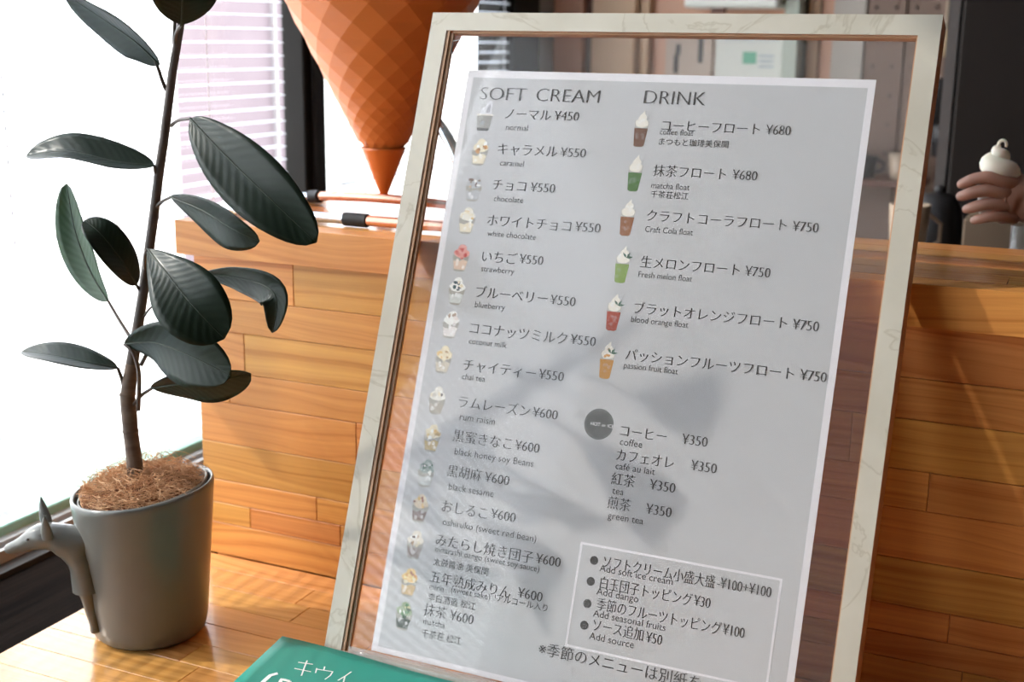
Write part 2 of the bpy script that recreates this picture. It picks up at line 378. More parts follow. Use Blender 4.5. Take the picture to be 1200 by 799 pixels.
for (a, b_, c, d_, e) in ((RW, VB, RW + 0.0045, SH - RW, 0.0015), (RW + 0.0047, VB, RW + 0.0090, SH - RW - 0.002, 0.0045), (SW - RW - 0.0015, VB, SW - RW, SH - RW, 0.002), (RW + 0.0090, SH - RW - 0.0025, SW - RW - 0.0015, SH - RW, 0.003), (RW + 0.0090, VB, SW - RW - 0.0015, VB + 0.003, 0.002)):
    slab(a, b_, c, d_, e, 0.0072).build('frame_lip', M['sign_lip'], sign)
slab(RW - 0.005, VB - 0.005, SW - RW + 0.005, SH - RW + 0.005, 0.0075, 0.0095).build('glass_pane', M['pane'], sign)
# bent wire tab at the top left inside the frame
q = [(0.034, 0.832), (0.034, 0.818), (0.043, 0.814), (0.046, 0.836), (0.034, 0.834)]
MB().tube([S(u, v, 0.006) for u, v in q], 0.0009, 6).build('wire_tab', M['alu'], sign)
M['paper_white'] = mat('paper_white', (0.80, 0.785, 0.82), 0.6)
M['paper_grey'] = mottled('printed_grey', (0.50, 0.505, 0.52), (0.55, 0.555, 0.57), 3, 0.55)
PD = 0.0125
def Q(u, v): return (0.9898 * u + 0.0084, 0.9899 * v + 0.0030)      # poster millimetres on the plane of the print
poster = slab(*Q(0.0524, 0.036), *Q(0.5818, 0.8025), PD, PD + 0.0008).build('poster', M['paper_white'], sign)
def flat(polys, name, mats, parent=poster, d=PD - 0.0003):          # flat print: list of (uv polygon, material index)
    mb = MB()
    for i, (pg, mi) in enumerate(polys): mb.add([S(*Q(u, v), d - 0.00002 * i) for u, v in pg], [list(range(len(pg)))], mi)
    return mb.build(name, mats, parent)
flat([([(0.0615, 0.043), (0.5735, 0.043), (0.5735, 0.7925), (0.0615, 0.7925)], 0)], 'printed_background', M['paper_grey'], d=PD - 0.0001)
bx = [(0.3093, 0.0935), (0.5540, 0.0935), (0.5540, 0.2185), (0.3093, 0.2185)]; t_ = 0.0028
def frame_polys(p, t_):
    (a, b_), (c, _), (_, d_), _ = p
    return [([(a, b_), (c, b_), (c, b_ + t_), (a, b_ + t_)], 0), ([(a, d_ - t_), (c, d_ - t_), (c, d_), (a, d_)], 0), ([(a, b_ + t_), (a + t_, b_ + t_), (a + t_, d_ - t_), (a, d_ - t_)], 0), ([(c - t_, b_ + t_), (c, b_ + t_), (c, d_ - t_), (c - t_, d_ - t_)], 0)]
flat(frame_polys(bx, t_), 'white_outline', M['paper_white'])
M['ink'] = mat('ink', (0.035, 0.032, 0.032), 0.5); M['ink2'] = mat('ink_grey', (0.055, 0.052, 0.052), 0.5)
M['badge'] = mat('badge_grey', (0.085, 0.09, 0.09), 0.5)
def disc(u, v, r_, k=28): return [(u + r_ * math.cos(2 * PI * i / k), v + r_ * math.sin(2 * PI * i / k)) for i in range(k)]
for (u, v) in ((0.3295, 0.1995), (0.3293, 0.1744), (0.3293, 0.1479), (0.3295, 0.1223)): flat([(disc(u, v, 0.0052), 0)], 'bullet', M['ink'])
flat([(disc(0.3092, 0.3615, 0.0188, 40), 0), (disc(0.3092, 0.3615, 0.0174, 40), 1), (disc(0.3092, 0.3615, 0.0168, 40), 0)], 'round_badge', [M['badge'], mat('badge_ring', (0.2, 0.21, 0.21), 0.5)])

def lettering(txt, u0, u1, v, style, parent=poster, place=None, name='lettering', ink=None):
    cu = bpy.data.curves.new('font', 'FONT'); cu.body = txt; cu.resolution_u = 3
    ob = bpy.data.objects.new('font', cu); COL.objects.link(ob)
    dg = bpy.context.evaluated_depsgraph_get(); me = bpy.data.meshes.new_from_object(ob.evaluated_get(dg)); bpy.data.objects.remove(ob)
    bm = bmesh.new(); bm.from_mesh(me); bmesh.ops.remove_doubles(bm, verts=bm.verts, dist=1e-5)
    tx, ty = {'k': (-0.006, 0.013), 'k2': (-0.002, 0.006), 'p': (-0.012, 0.018), 'e': (0.003, 0.003), 'g': (-0.004, 0.0), 't': (0.002, 0.022), 'w': (0, 0)}[style]
    nv = {}
    for e in bm.edges:
        if len(e.link_faces) == 1:
            f = e.link_faces[0]; a, b_ = e.verts; d = (b_.co - a.co); nn = Vector((d.y, -d.x, 0))
            if nn.length < 1e-9: continue
            nn.normalize(); cc = f.calc_center_median()
            if nn.dot(cc - a.co) > 0: nn = -nn
            for q_ in (a, b_): nv.setdefault(q_, Vector((0, 0, 0))); nv[q_] = nv[q_] + nn
    for q_, nn in nv.items():
        mxl = max(abs(nn.x), abs(nn.y), 1.0)
        q_.co.x -= tx * max(-1, min(1, nn.x)); q_.co.y -= ty * max(-1, min(1, nn.y))
    xs_ = [q_.co.x for q_ in bm.verts]; x0, x1 = min(xs_), max(xs_); sx = (u1 - u0) / (x1 - x0)
    sy = {'k': min(max(sx, 0.0165), 0.0185), 'k2': 0.0175, 'p': 0.0172, 'e': min(max(sx, 0.0108), 0.0126), 'g': min(max(sx, 0.0095), 0.011), 't': 0.0255, 'w': 0.006}[style]
    yc = {'k': 0.36, 'k2': 0.36, 'p': 0.35, 'e': 0.25, 'g': 0.36, 't': 0.35, 'w': 0.35}[style]
    sh = 0.12 if style == 'k' else 0.0
    vs = []; 
    for q_ in bm.verts:
        u = u0 + (q_.co.x - x0) * sx; vv = v + (q_.co.y - yc) * sy
        vs.append(place(u, vv) if place else S(*Q(u, vv), PD - 0.0006))
    bm.verts.index_update(); fs = [[q_.index for q_ in f.verts] for f in bm.faces]; bm.free()
    mb = MB(); mb.add(vs, fs, 0)
    return mb.build(name, ink or (M['paper_white'] if style == 'w' else M['ink2'] if style == 'e' else M['ink']), parent)
TEXT = [
('SOFT', 0.0758, 0.1419, 0.7712, 't'),
('CREAM', 0.1564, 0.2442, 0.7716, 't'),
('DRINK', 0.3029, 0.3824, 0.7732, 't'),
('ノーマル', 0.117, 0.1814, 0.7445, 'k'),
('¥450', 0.186, 0.2203, 0.7448, 'p'),
('normal', 0.121, 0.1522, 0.7256, 'e'),
('キャラメル', 0.1145, 0.1987, 0.6972, 'k'),
('¥550', 0.2024, 0.2375, 0.6974, 'p'),
('caramel', 0.1207, 0.1546, 0.6779, 'e'),
('チョコ', 0.1153, 0.1629, 0.6495, 'k'),
('¥550', 0.1689, 0.2034, 0.6495, 'p'),
('chocolate', 0.1204, 0.1619, 0.6304, 'e'),
('ホワイトチョコ', 0.1162, 0.2331, 0.6022, 'k'),
('¥550', 0.2383, 0.2723, 0.6028, 'p'),
('white chocolate', 0.1192, 0.1876, 0.584, 'e'),
('いちご', 0.117, 0.1666, 0.5544, 'k'),
('¥550', 0.1698, 0.203, 0.5556, 'p'),
('strawberry', 0.1187, 0.1655, 0.5375, 'e'),
('ブルーベリー', 0.1168, 0.217, 0.5076, 'k'),
('¥550', 0.2204, 0.2548, 0.5077, 'p'),
('blueberry', 0.1182, 0.1609, 0.4903, 'e'),
('ココナッツミルク', 0.1167, 0.2512, 0.4602, 'k'),
('¥550', 0.2553, 0.2892, 0.461, 'p'),
('coconut milk', 0.1183, 0.1717, 0.4426, 'e'),
('チャイティー', 0.116, 0.2173, 0.4124, 'k'),
('¥550', 0.221, 0.2548, 0.4132, 'p'),
('chai tea', 0.1167, 0.1495, 0.3965, 'e'),
('ラムレーズン', 0.1179, 0.2176, 0.3647, 'k'),
('¥600', 0.2208, 0.2547, 0.3653, 'p'),
('rum raisin', 0.1229, 0.1723, 0.3451, 'e'),
('黒蜜きなこ', 0.1177, 0.2003, 0.3213, 'k'),
('¥600', 0.2045, 0.2376, 0.3215, 'p'),
('black honey soy Beans', 0.1238, 0.2328, 0.3008, 'e'),
('黒胡麻', 0.1178, 0.1662, 0.2763, 'k'),
('¥600', 0.1705, 0.2046, 0.2762, 'p'),
('black sesame', 0.1235, 0.1866, 0.2559, 'e'),
('おしるこ', 0.1186, 0.1822, 0.2313, 'k'),
('¥600', 0.1867, 0.2208, 0.2328, 'p'),
('oshiruko (sweet red bean)', 0.1231, 0.252, 0.2111, 'e'),
('みたらし焼き団子', 0.1179, 0.252, 0.1886, 'k'),
('¥600', 0.2554, 0.2881, 0.1895, 'p'),
('mitarashi dango (sweet soy sauce)', 0.1192, 0.2621, 0.1761, 'e'),
('太鼓醬油 美保関', 0.1195, 0.1958, 0.1612, 'g'),
('五年熟成みりん', 0.1183, 0.2298, 0.1421, 'k'),
('¥600', 0.2388, 0.2718, 0.1447, 'p'),
('mirin', 0.1197, 0.1397, 0.129, 'e'),
('(sweet sake)', 0.1499, 0.2037, 0.1311, 'e'),
('!アルコール入り', 0.2097, 0.2802, 0.1328, 'g'),
('李白酒造 松江', 0.1197, 0.1861, 0.1167, 'g'),
('抹茶', 0.117, 0.1489, 0.1008, 'k'),
('¥600', 0.1537, 0.1866, 0.1007, 'p'),
('matcha', 0.119, 0.1491, 0.0856, 'e'),
('千茶荘 松江', 0.1194, 0.1746, 0.0717, 'g'),
('コーヒーフロート', 0.3312, 0.4543, 0.7374, 'k'),
('¥680', 0.4613, 0.4913, 0.7377, 'p'),
('coffee float', 0.3302, 0.3731, 0.7286, 'e'),
('まつもと珈琲美保関', 0.331, 0.4186, 0.7169, 'g'),
('抹茶フロート', 0.3292, 0.4212, 0.68, 'k'),
('¥680', 0.4287, 0.4593, 0.6805, 'p'),
('matcha float', 0.3296, 0.3784, 0.6605, 'e'),
('千茶荘松江', 0.3304, 0.3785, 0.6501, 'g'),
('クラフトコーラフロート', 0.3298, 0.5023, 0.6232, 'k'),
('¥750', 0.509, 0.5397, 0.6231, 'p'),
('Craft Cola float', 0.3302, 0.3909, 0.6053, 'e'),
('生メロンフロート', 0.3308, 0.4546, 0.5651, 'k'),
('¥750', 0.4609, 0.4912, 0.5652, 'p'),
('Fresh melon float', 0.3305, 0.3984, 0.5487, 'e'),
('ブラットオレンジフロート', 0.3315, 0.5189, 0.5078, 'k'),
('¥750', 0.5251, 0.5557, 0.5079, 'p'),
('blood orange float', 0.33, 0.4021, 0.4928, 'e'),
('パッションフルーツフロート', 0.3298, 0.5347, 0.4501, 'k'),
('¥750', 0.5416, 0.5721, 0.4507, 'p'),
('passion fruit float', 0.3298, 0.3978, 0.4359, 'e'),
('コーヒー', 0.3378, 0.3958, 0.3577, 'k'),
('¥350', 0.4146, 0.4461, 0.3586, 'p'),
('coffee', 0.3393, 0.3676, 0.3435, 'e'),
('カフェオレ', 0.3376, 0.4095, 0.3283, 'k'),
('¥350', 0.43, 0.4614, 0.3296, 'p'),
('café au lait', 0.3385, 0.3881, 0.3141, 'e'),
('紅茶', 0.3357, 0.3656, 0.2993, 'k'),
('¥350', 0.3839, 0.4157, 0.2997, 'p'),
('tea', 0.3391, 0.3535, 0.2843, 'e'),
('煎茶', 0.3355, 0.3649, 0.2705, 'k'),
('¥350', 0.3837, 0.4155, 0.2709, 'p'),
('green tea', 0.3382, 0.3829, 0.2543, 'e'),
('HOT or ICE', 0.2989, 0.3289, 0.3611, 'w'),
('ソフトクリーム小盛大盛', 0.3412, 0.4782, 0.2005, 'k'),
('-¥100+¥100', 0.4807, 0.5435, 0.2013, 'p'),
('Add soft ice cream', 0.338, 0.4288, 0.1913, 'e'),
('白玉団子トッピング', 0.3414, 0.4549, 0.1753, 'k'),
('¥30', 0.4567, 0.4765, 0.1762, 'p'),
('Add dango', 0.3385, 0.391, 0.1638, 'e'),
('季節のフルーツトッピング', 0.3413, 0.493, 0.1499, 'k'),
('¥100', 0.4946, 0.5201, 0.1508, 'p'),
('Add seasonal fruits', 0.3386, 0.4284, 0.1377, 'e'),
('ソース追加', 0.3404, 0.4034, 0.125, 'k'),
('¥50', 0.4066, 0.4265, 0.1241, 'p'),
('Add source', 0.338, 0.3937, 0.1109, 'e'),
('※季節のメニューは別紙を', 0.2772, 0.4786, 0.0848, 'k2'),
]
for (txt, u0, u1, v, st) in TEXT: lettering(txt, u0, u1, v, st)

# small printed pictures: cups of soft cream and float drinks, flat ink on the poster
PAL = {}
def ink(c):
    k = tuple(round(x, 3) for x in c)
    if k not in PAL: PAL[k] = mat('print_%d' % len(PAL), k, 0.5)
    return PAL[k]
def blob(u, v, ru, rv, rs, k=11, rough=0.25):
    return [(u + ru * (1 + rs.uniform(-rough, rough)) * math.cos(2 * PI * i / k), v + rv * (1 + rs.uniform(-rough, rough)) * math.sin(2 * PI * i / k)) for i in range(k)]
def picture(u, v, cup, low, tops, kind, seed, leaf=None, straw=False):
    rs = random.Random(seed); cols = []; polys = []
    def P(pg, c): 
        c = tuple(c)
        if c not in cols: cols.append(c)
        polys.append((pg, cols.index(c)))
    if kind == 'cup':
        hw, hb, top, bot = 0.0120, 0.0080, 0.001, -0.0185
        v = v + 0.001
        P([(u - hw, v + top), (u - hb, v + bot), (u - hb * 0.5, v + bot - 0.0015), (u + hb * 0.5, v + bot - 0.0015), (u + hb, v + bot), (u + hw, v + top)], cup)
        P([(u - hw * 0.86, v - 0.006), (u - hb * 0.95, v + bot + 0.001), (u + hb * 0.95, v + bot + 0.001), (u + hw * 0.86, v - 0.006), (u + hw * 0.3, v - 0.004), (u - hw * 0.3, v - 0.0075)], low)
        for i in range(3): P(blob(u + rs.uniform(-0.006, 0.006), v - rs.uniform(0.004, 0.015), 0.0022, 0.0026, rs), tuple(min(1, 0.5 * a + 0.45) for a in low))
        P(blob(u, v + 0.004, 0.0112, 0.0065, rs, 14, 0.12), tops[0])
        P(blob(u + 0.0005, v + 0.0105, 0.0065, 0.0055, rs, 12, 0.15), tops[0])
        for i in range(9):
            a = rs.uniform(0, 2 * PI); q_ = rs.uniform(0.2, 1) ** 0.6
            P(blob(u + 0.0095 * q_ * math.cos(a), v + 0.0045 + 0.0075 * q_ * math.sin(a) * (1 if math.sin(a) < 0.3 else 0.9), rs.uniform(0.0014, 0.0034), rs.uniform(0.0012, 0.003), rs, 8, 0.35), tops[1 + i % (len(tops) - 1)])
    elif kind == 'plain':
        hw, hb = 0.0118, 0.0085
        P([(u - hw, v), (u - hb, v - 0.019), (u + hb, v - 0.019), (u + hw, v)], cup)
        P([(u - hw, v), (u - hw * 1.05, v + 0.0022), (u + hw * 1.05, v + 0.0022), (u + hw, v)], (0.75, 0.72, 0.66))
        P([(u - hb * 1.02, v - 0.017), (u - hb * 0.9, v - 0.0205), (u + hb * 0.9, v - 0.0205), (u + hb * 1.02, v - 0.017)], (0.12, 0.12, 0.12))
        P(blob(u - 0.002, v - 0.010, 0.003, 0.003, rs), (0.35, 0.37, 0.40))
        P([(u - 0.008, v + 0.002), (u - 0.007, v + 0.008), (u - 0.001, v + 0.013), (u + 0.001, v + 0.019), (u + 0.006, v + 0.021), (u + 0.009, v + 0.018), (u + 0.0085, v + 0.010), (u + 0.009, v + 0.002)], tops[0])
        P([(u + 0.001, v + 0.004), (u + 0.002, v + 0.011), (u + 0.005, v + 0.016), (u + 0.0065, v + 0.012), (u + 0.006, v + 0.004)], tops[1])
    else:
        hw, hb, top, bot = 0.0095, 0.0070, 0.006, -0.0205
        if straw: P([(u + 0.004, v + 0.006), (u + 0.010, v + 0.026), (u + 0.0108, v + 0.0258), (u + 0.0052, v + 0.006)], (0.4, 0.4, 0.42))
        P([(u - hw, v + top + 0.006), (u - hb, v + bot), (u - hb * 0.6, v + bot - 0.002), (u + hb * 0.6, v + bot - 0.002), (u + hb, v + bot), (u + hw, v + top + 0.006)], cup)
        P([(u - hw * 0.95, v + top - 0.004), (u - hb * 0.95, v + bot + 0.0005), (u - hb * 0.55, v + bot - 0.0012), (u + hb * 0.55, v + bot - 0.0012), (u + hb * 0.95, v + bot + 0.0005), (u + hw * 0.95, v + top - 0.004)], low)
        for i in range(4): P(blob(u + rs.uniform(-0.005, 0.005), v - rs.uniform(0.003, 0.016), 0.0018, 0.0022, rs), tuple(min(1, 0.75 * a + 0.12) for a in low))
        P(blob(u, v + 0.0085, 0.0088, 0.006, rs, 12, 0.1), tops[0])
        P(blob(u + 0.0005, v + 0.0155, 0.0055, 0.005, rs, 10, 0.15), tops[0])
        P([(u - 0.0025, v + 0.019), (u + 0.002, v + 0.025), (u + 0.003, v + 0.019)], tops[0])
        for i in range(4): P(blob(u + rs.uniform(-0.005, 0.005), v + rs.uniform(0.005, 0.016), 0.0018, 0.0015, rs, 8, 0.3), tops[1])
        if leaf:
            for a in (0.2, 1.0, 2.2): P([(u + 0.004, v + 0.010), (u + 0.004 + 0.004 * math.cos(a + 0.4), v + 0.010 + 0.004 * math.sin(a + 0.4)), (u + 0.004 + 0.009 * math.cos(a), v + 0.010 + 0.008 * math.sin(a)), (u + 0.004 + 0.004 * math.cos(a - 0.4), v + 0.010 + 0.004 * math.sin(a - 0.4))], leaf)
    flat(polys, 'cup_picture' if kind != 'glass' else 'drink_picture', [ink(c) for c in cols], d=PD - 0.0002)
W_, CR, BR, DB, GY, DG = (0.85, 0.85, 0.82), (0.78, 0.70, 0.52), (0.38, 0.17, 0.05), (0.10, 0.05, 0.03), (0.45, 0.46, 0.48), (0.08, 0.16, 0.12)
AM, YL, RD, PK = (0.62, 0.30, 0.08), (0.75, 0.52, 0.2), (0.55, 0.06, 0.05), (0.72, 0.30, 0.26)
CU = (0.38, 0.36, 0.32)
CUPS = [
 (0.0876, 0.7410, 'plain', (0.30, 0.29, 0.27), W_, [(0.68, 0.68, 0.72), (0.40, 0.40, 0.44)]),
 (0.0889, 0.6925, 'cup', CU, CR, [CR, AM, BR, AM, W_]),
 (0.0888, 0.6442, 'cup', CU, GY, [GY, (0.2, 0.14, 0.11), W_, (0.3, 0.24, 0.2), (0.55, 0.42, 0.32)]),
 (0.0868, 0.6006, 'cup', CU, CR, [(0.82, 0.78, 0.68), CR, W_, YL, CR]),
 (0.0870, 0.5507, 'cup', CU, (0.75, 0.55, 0.42), [PK, RD, (0.6, 0.12, 0.1), PK, RD]),
 (0.0888, 0.5067, 'cup', CU, (0.6, 0.62, 0.6), [W_, (0.05, 0.08, 0.12), CR, (0.04, 0.09, 0.10), (0.1, 0.14, 0.16)]),
 (0.0883, 0.4626, 'cup', CU, (0.78, 0.74, 0.72), [W_, (0.8, 0.72, 0.68), (0.7, 0.66, 0.66), W_, (0.4, 0.28, 0.2)]),
 (0.0860, 0.4165, 'cup', CU, (0.62, 0.56, 0.45), [(0.82, 0.72, 0.5), YL, CR, (0.5, 0.33, 0.15), CR]),
 (0.0867, 0.3632, 'cup', CU, (0.42, 0.38, 0.32), [(0.8, 0.78, 0.72), W_, (0.07, 0.05, 0.05), CR, (0.6, 0.56, 0.5)]),
 (0.0885, 0.3146, 'cup', CU, (0.55, 0.42, 0.2), [CR, YL, (0.7, 0.55, 0.28), W_, (0.5, 0.36, 0.15)]),
 (0.0882, 0.2694, 'cup', CU, (0.55, 0.57, 0.56), [(0.3, 0.36, 0.34), DG, W_, (0.14, 0.2, 0.18), GY]),
 (0.0880, 0.2245, 'cup', CU, (0.2, 0.13, 0.12), [(0.7, 0.58, 0.42), YL, (0.25, 0.12, 0.08), CR, (0.42, 0.18, 0.12)]),
 (0.0894, 0.1778, 'cup', CU, (0.3, 0.24, 0.22), [(0.75, 0.70, 0.62), W_, (0.12, 0.07, 0.05), CR, (0.45, 0.3, 0.18)]),
 (0.0898, 0.1303, 'cup', CU, (0.6, 0.42, 0.2), [YL, CR, (0.4, 0.14, 0.08), (0.75, 0.66, 0.3), AM]),
 (0.0903, 0.0883, 'cup', CU, (0.05, 0.07, 0.05), [(0.32, 0.40, 0.24), (0.1, 0.25, 0.1), W_, (0.05, 0.1, 0.05), (0.6, 0.55, 0.3)]),
]
for i, (u, v, kd, cup, low, tops) in enumerate(CUPS): picture(u, v, cup, low, tops, kd, 100 + i)
FL = (0.82, 0.78, 0.70)
for i, (u, v, low, leaf, straw) in enumerate([
 (0.3050, 0.7308, (0.22, 0.07, 0.02), None, True), (0.3061, 0.6740, (0.07, 0.24, 0.02), None, True), (0.3050, 0.6175, (0.48, 0.17, 0.05), None, False),
 (0.3077, 0.5584, (0.38, 0.58, 0.12), DG, False), (0.3062, 0.4984, (0.62, 0.08, 0.03), DG, True), (0.3069, 0.4389, (0.78, 0.36, 0.05), DG, True)]):
    picture(u, v, (0.46, 0.45, 0.42), tuple(0.6 * a for a in low), [FL, W_ if i not in (5,) else AM], 'glass', 200 + i, leaf, straw)
    if i == 0: pass
# clear tape over the lower edge of the glass
M['tape'] = clear('clear_tape', tint=(0.92, 0.93, 0.9), dust=0.22, rough=0.15)
mb = MB(); k = 18
vs = []
for i in range(k + 1):
    u = 0.035 + 0.43 * i / k; wv = 0.0010 * math.sin(i * 1.9) + 0.0006 * math.sin(i * 4.3)
    vs += [S(u, 0.040 + wv, -0.0006), S(u, 0.022 + wv * 2, -0.0010 - 0.0015 * abs(math.sin(i * 0.9)))]
mb.add(vs, [(2 * i, 2 * i + 1, 2 * i + 3, 2 * i + 2) for i in range(k)], 0, True)
tp = mb.build('clear_tape', M['tape'], sign)
sm = tp.modifiers.new('thick', 'SOLIDIFY'); sm.thickness = 0.0002

# ------------------------------------------------------------------ teal handwritten card lying against the foot of the sign
M['teal'] = mottled('teal_paper', (0.012, 0.245, 0.185), (0.018, 0.285, 0.215), 6, 0.5, 0.05)
M['chalk'] = mat('white_pen', (0.85, 0.88, 0.85), 0.6)
CX0, CX1, CY1 = -0.893, -0.530, 1.2535
def card(u, d, h=0.0):                     # u along x, d from the top edge towards the viewer
    z = 0.0335 - 0.14 * d + 0.17 * max(0, d - 0.12) ** 1.5 * 0.2
    z = max(z, 0.0012 + 0.0005)
    return Vector((CX0 + u, CY1 - d - 0.012 * (u / 0.36), z + h + 0.0012 * math.sin(u * 22) * math.exp(-d * 20)))
mb = MB(); nu, nd = 24, 20; W2, H2 = CX1 - CX0, 0.25
vs = [card(W2 * i / nu, H2 * j / nd, h) for h in (0.0, -0.0011) for j in range(nd + 1) for i in range(nu + 1)]
n1 = (nu + 1) * (nd + 1); fs = []
for j in range(nd):
    for i in range(nu):
        a = j * (nu + 1) + i; fs.append((a, a + nu + 1, a + nu + 2, a + 1)); fs.append((n1 + a, n1 + a + 1, n1 + a + nu + 2, n1 + a + nu + 1))
for i in range(nu): fs.append((i, i + 1, n1 + i + 1, n1 + i)); a = nd * (nu + 1) + i; fs.append((a, n1 + a, n1 + a + 1, a + 1))
for j in range(nd): a = j * (nu + 1); fs.append((a, n1 + a, n1 + a + nu + 1, a + nu + 1)); a += nu; fs.append((a, a + nu + 1, n1 + a + nu + 1, n1 + a))
mb.add(vs, fs, 0, True)
cardo = mb.build('teal_card', M['teal'], org=(CX0, CY1, 0.0)); tag(cardo, 'teal green card with white handwriting against the foot of the sign', 'card')
def stroke(pts, r_, name='pen_stroke'):
    out = []
    for i in range(len(pts) - 1):
        for t in (0, 0.25, 0.5, 0.75): out.append([pts[i][0] + (pts[i + 1][0] - pts[i][0]) * t, pts[i][1] + (pts[i + 1][1] - pts[i][1]) * t])
    out.append(list(pts[-1])); P3 = [card(u, d, 0.0004) for u, d in out]; mb = MB(); vs = []
    for i, p in enumerate(P3):
        a = P3[max(0, i - 1)]; b_ = P3[min(len(P3) - 1, i + 1)]; s_ = (b_ - a).cross(Vector((0, 0, 1))).normalized() * r_
        vs += [p + s_, p - s_]
    mb.add(vs, [(2 * i, 2 * i + 1, 2 * i + 3, 2 * i + 2) for i in range(len(P3) - 1)], 0)
    return mb.build(name, M['chalk'], cardo)
def px(x, y):                               # where a pen mark of the photograph falls on the card
    p = on_plane(x, y, Vector((CX0, CY1, 0.0335)), Vector((0, -0.139, 1)).normalized()); return (p.x - CX0, CY1 - p.y - 0.012 * (p.x - CX0) / 0.36)
def Z3(*q): return [px(x / 2.6667, 500 + y / 2.6667) for x, y in q]
for st, r_ in (((932, 738, 978, 745), 0.0009), ((920, 757, 972, 768), 0.0009), ((960, 733, 952, 752, 942, 780), 0.0009),
               ((1015, 752, 1012, 762), 0.0009), ((990, 757, 986, 772), 0.0008), ((990, 760, 1022, 765, 1040, 768, 1032, 780, 1015, 792), 0.0009),
               ((1098, 768, 1078, 782, 1056, 795), 0.0009), ((1078, 782, 1072, 805), 0.0009),
               ((868, 772, 845, 778, 822, 798, 812, 822, 830, 838, 822, 860, 790, 878), 0.0028), ((905, 797, 880, 790, 868, 815, 885, 832, 905, 815, 905, 797), 0.0024)):
    stroke(Z3(*[(st[i], st[i + 1]) for i in range(0, len(st), 2)]), r_)
def smooth(pts, k=6):
    pts = [Vector(p) for p in pts]; out = []
    for i in range(len(pts) - 1):
        p0 = pts[max(0, i - 1)]; p1 = pts[i]; p2 = pts[i + 1]; p3 = pts[min(len(pts) - 1, i + 2)]
        for s in range(k):
            f = s / k; out.append(0.5 * ((2 * p1) + (p2 - p0) * f + (2 * p0 - 5 * p1 + 4 * p2 - p3) * f * f + (3 * p1 - p0 - 3 * p2 + p3) * f ** 3))
    out.append(pts[-1]); return out

# ------------------------------------------------------------------ potted rubber plant
PC = Vector((-1.103, 1.248, 0.0008))
plant = empty('potted_rubber_plant', PC, 'rubber plant with dark green leaves in a grey-brown ceramic pot on the bench', 'plant')
M['glaze'] = mottled('taupe_glaze', (0.135, 0.138, 0.128), (0.165, 0.166, 0.152), 7, 0.3, Coat_Weight=0.25, Coat_Roughness=0.15)
slant = lambda a, z: 0.010 * max(0, (z - 0.12) / 0.085) * math.cos(a - R(25))
prof = [(0.0, 0.0), (0.060, 0.0), (0.068, 0.002), (0.0735, 0.008), (0.0765, 0.022), (0.079, 0.05), (0.083, 0.10), (0.0875, 0.15), (0.0915, 0.195), (0.0920, 0.201), (0.0905, 0.205), (0.0880, 0.2045), (0.0868, 0.200), (0.085, 0.185), (0.083, 0.160), (0.0, 0.160)]
pot = MB().lathe([(max(r_, 1e-5), z) for r_, z in prof], PC, 72, slant=slant).build('pot', M['glaze'], plant)
# inner liner lip showing at the right back of the rim
mb = MB(); prof = [(0.0815, 0.178), (0.0835, 0.207), (0.0825, 0.210), (0.0805, 0.208), (0.079, 0.178)]
mb.lathe(prof, PC, 56, slant=lambda a, z: 0.013 * math.cos(a - R(35)) - 0.006)
mb.build('inner_liner', mat('liner_grey', (0.35, 0.36, 0.35), 0.3), plant)

# animal figure on the left of the pot: head, neck and forelegs in one continuous glazed surface
EL = Vector((-math.cos(YAW), -math.sin(YAW), 0)); HP = PC + Vector((0.006, -0.055, 0)); HN = Vector((-math.sin(YAW), math.cos(YAW), 0))
def hp(x, y, d=0.0): return on_plane(x, y, HP, HN) + HN * d
def skin(name, chains, m, parent, sub=2):
    bm = bmesh.new(); lay = bm.verts.layers.skin.verify(); root = None; allv = {}
    for ch in chains:
        prev = None
        for key, p, r_ in ch:
            if key in allv: v = allv[key]
            else:
                v = bm.verts.new(p); allv[key] = v
                rr = r_ if isinstance(r_, tuple) else (r_, r_); v[lay].radius = rr
                if root is None: root = v; v[lay].use_root = True
            if prev is not None and bm.edges.get((prev, v)) is None: bm.edges.new((prev, v))
            prev = v
    me = bpy.data.meshes.new(name); bm.to_mesh(me); bm.free()
    ob = bpy.data.objects.new(name, me); COL.objects.link(ob)
    s = ob.modifiers.new('skin', 'SKIN'); s.use_smooth_shade = True; s.branch_smoothing = 0.5
    ss = ob.modifiers.new('sub', 'SUBSURF'); ss.levels = sub; ss.render_levels = sub
    dg = bpy.context.evaluated_depsgraph_get(); me2 = bpy.data.meshes.new_from_object(ob.evaluated_get(dg)); bpy.data.objects.remove(ob)
    o0 = parent_world(parent) if parent else Vector((0, 0, 0))
    me2.transform(Matrix.Translation(-o0)); me2.materials.clear(); me2.materials.append(m)
    me2.polygons.foreach_set('use_smooth', [True] * len(me2.polygons))
    o = bpy.data.objects.new(name, me2); COL.objects.link(o); o.parent = parent
    if parent: o.location = o0 - parent_world(parent)
    return o
q = 1 / 880.0
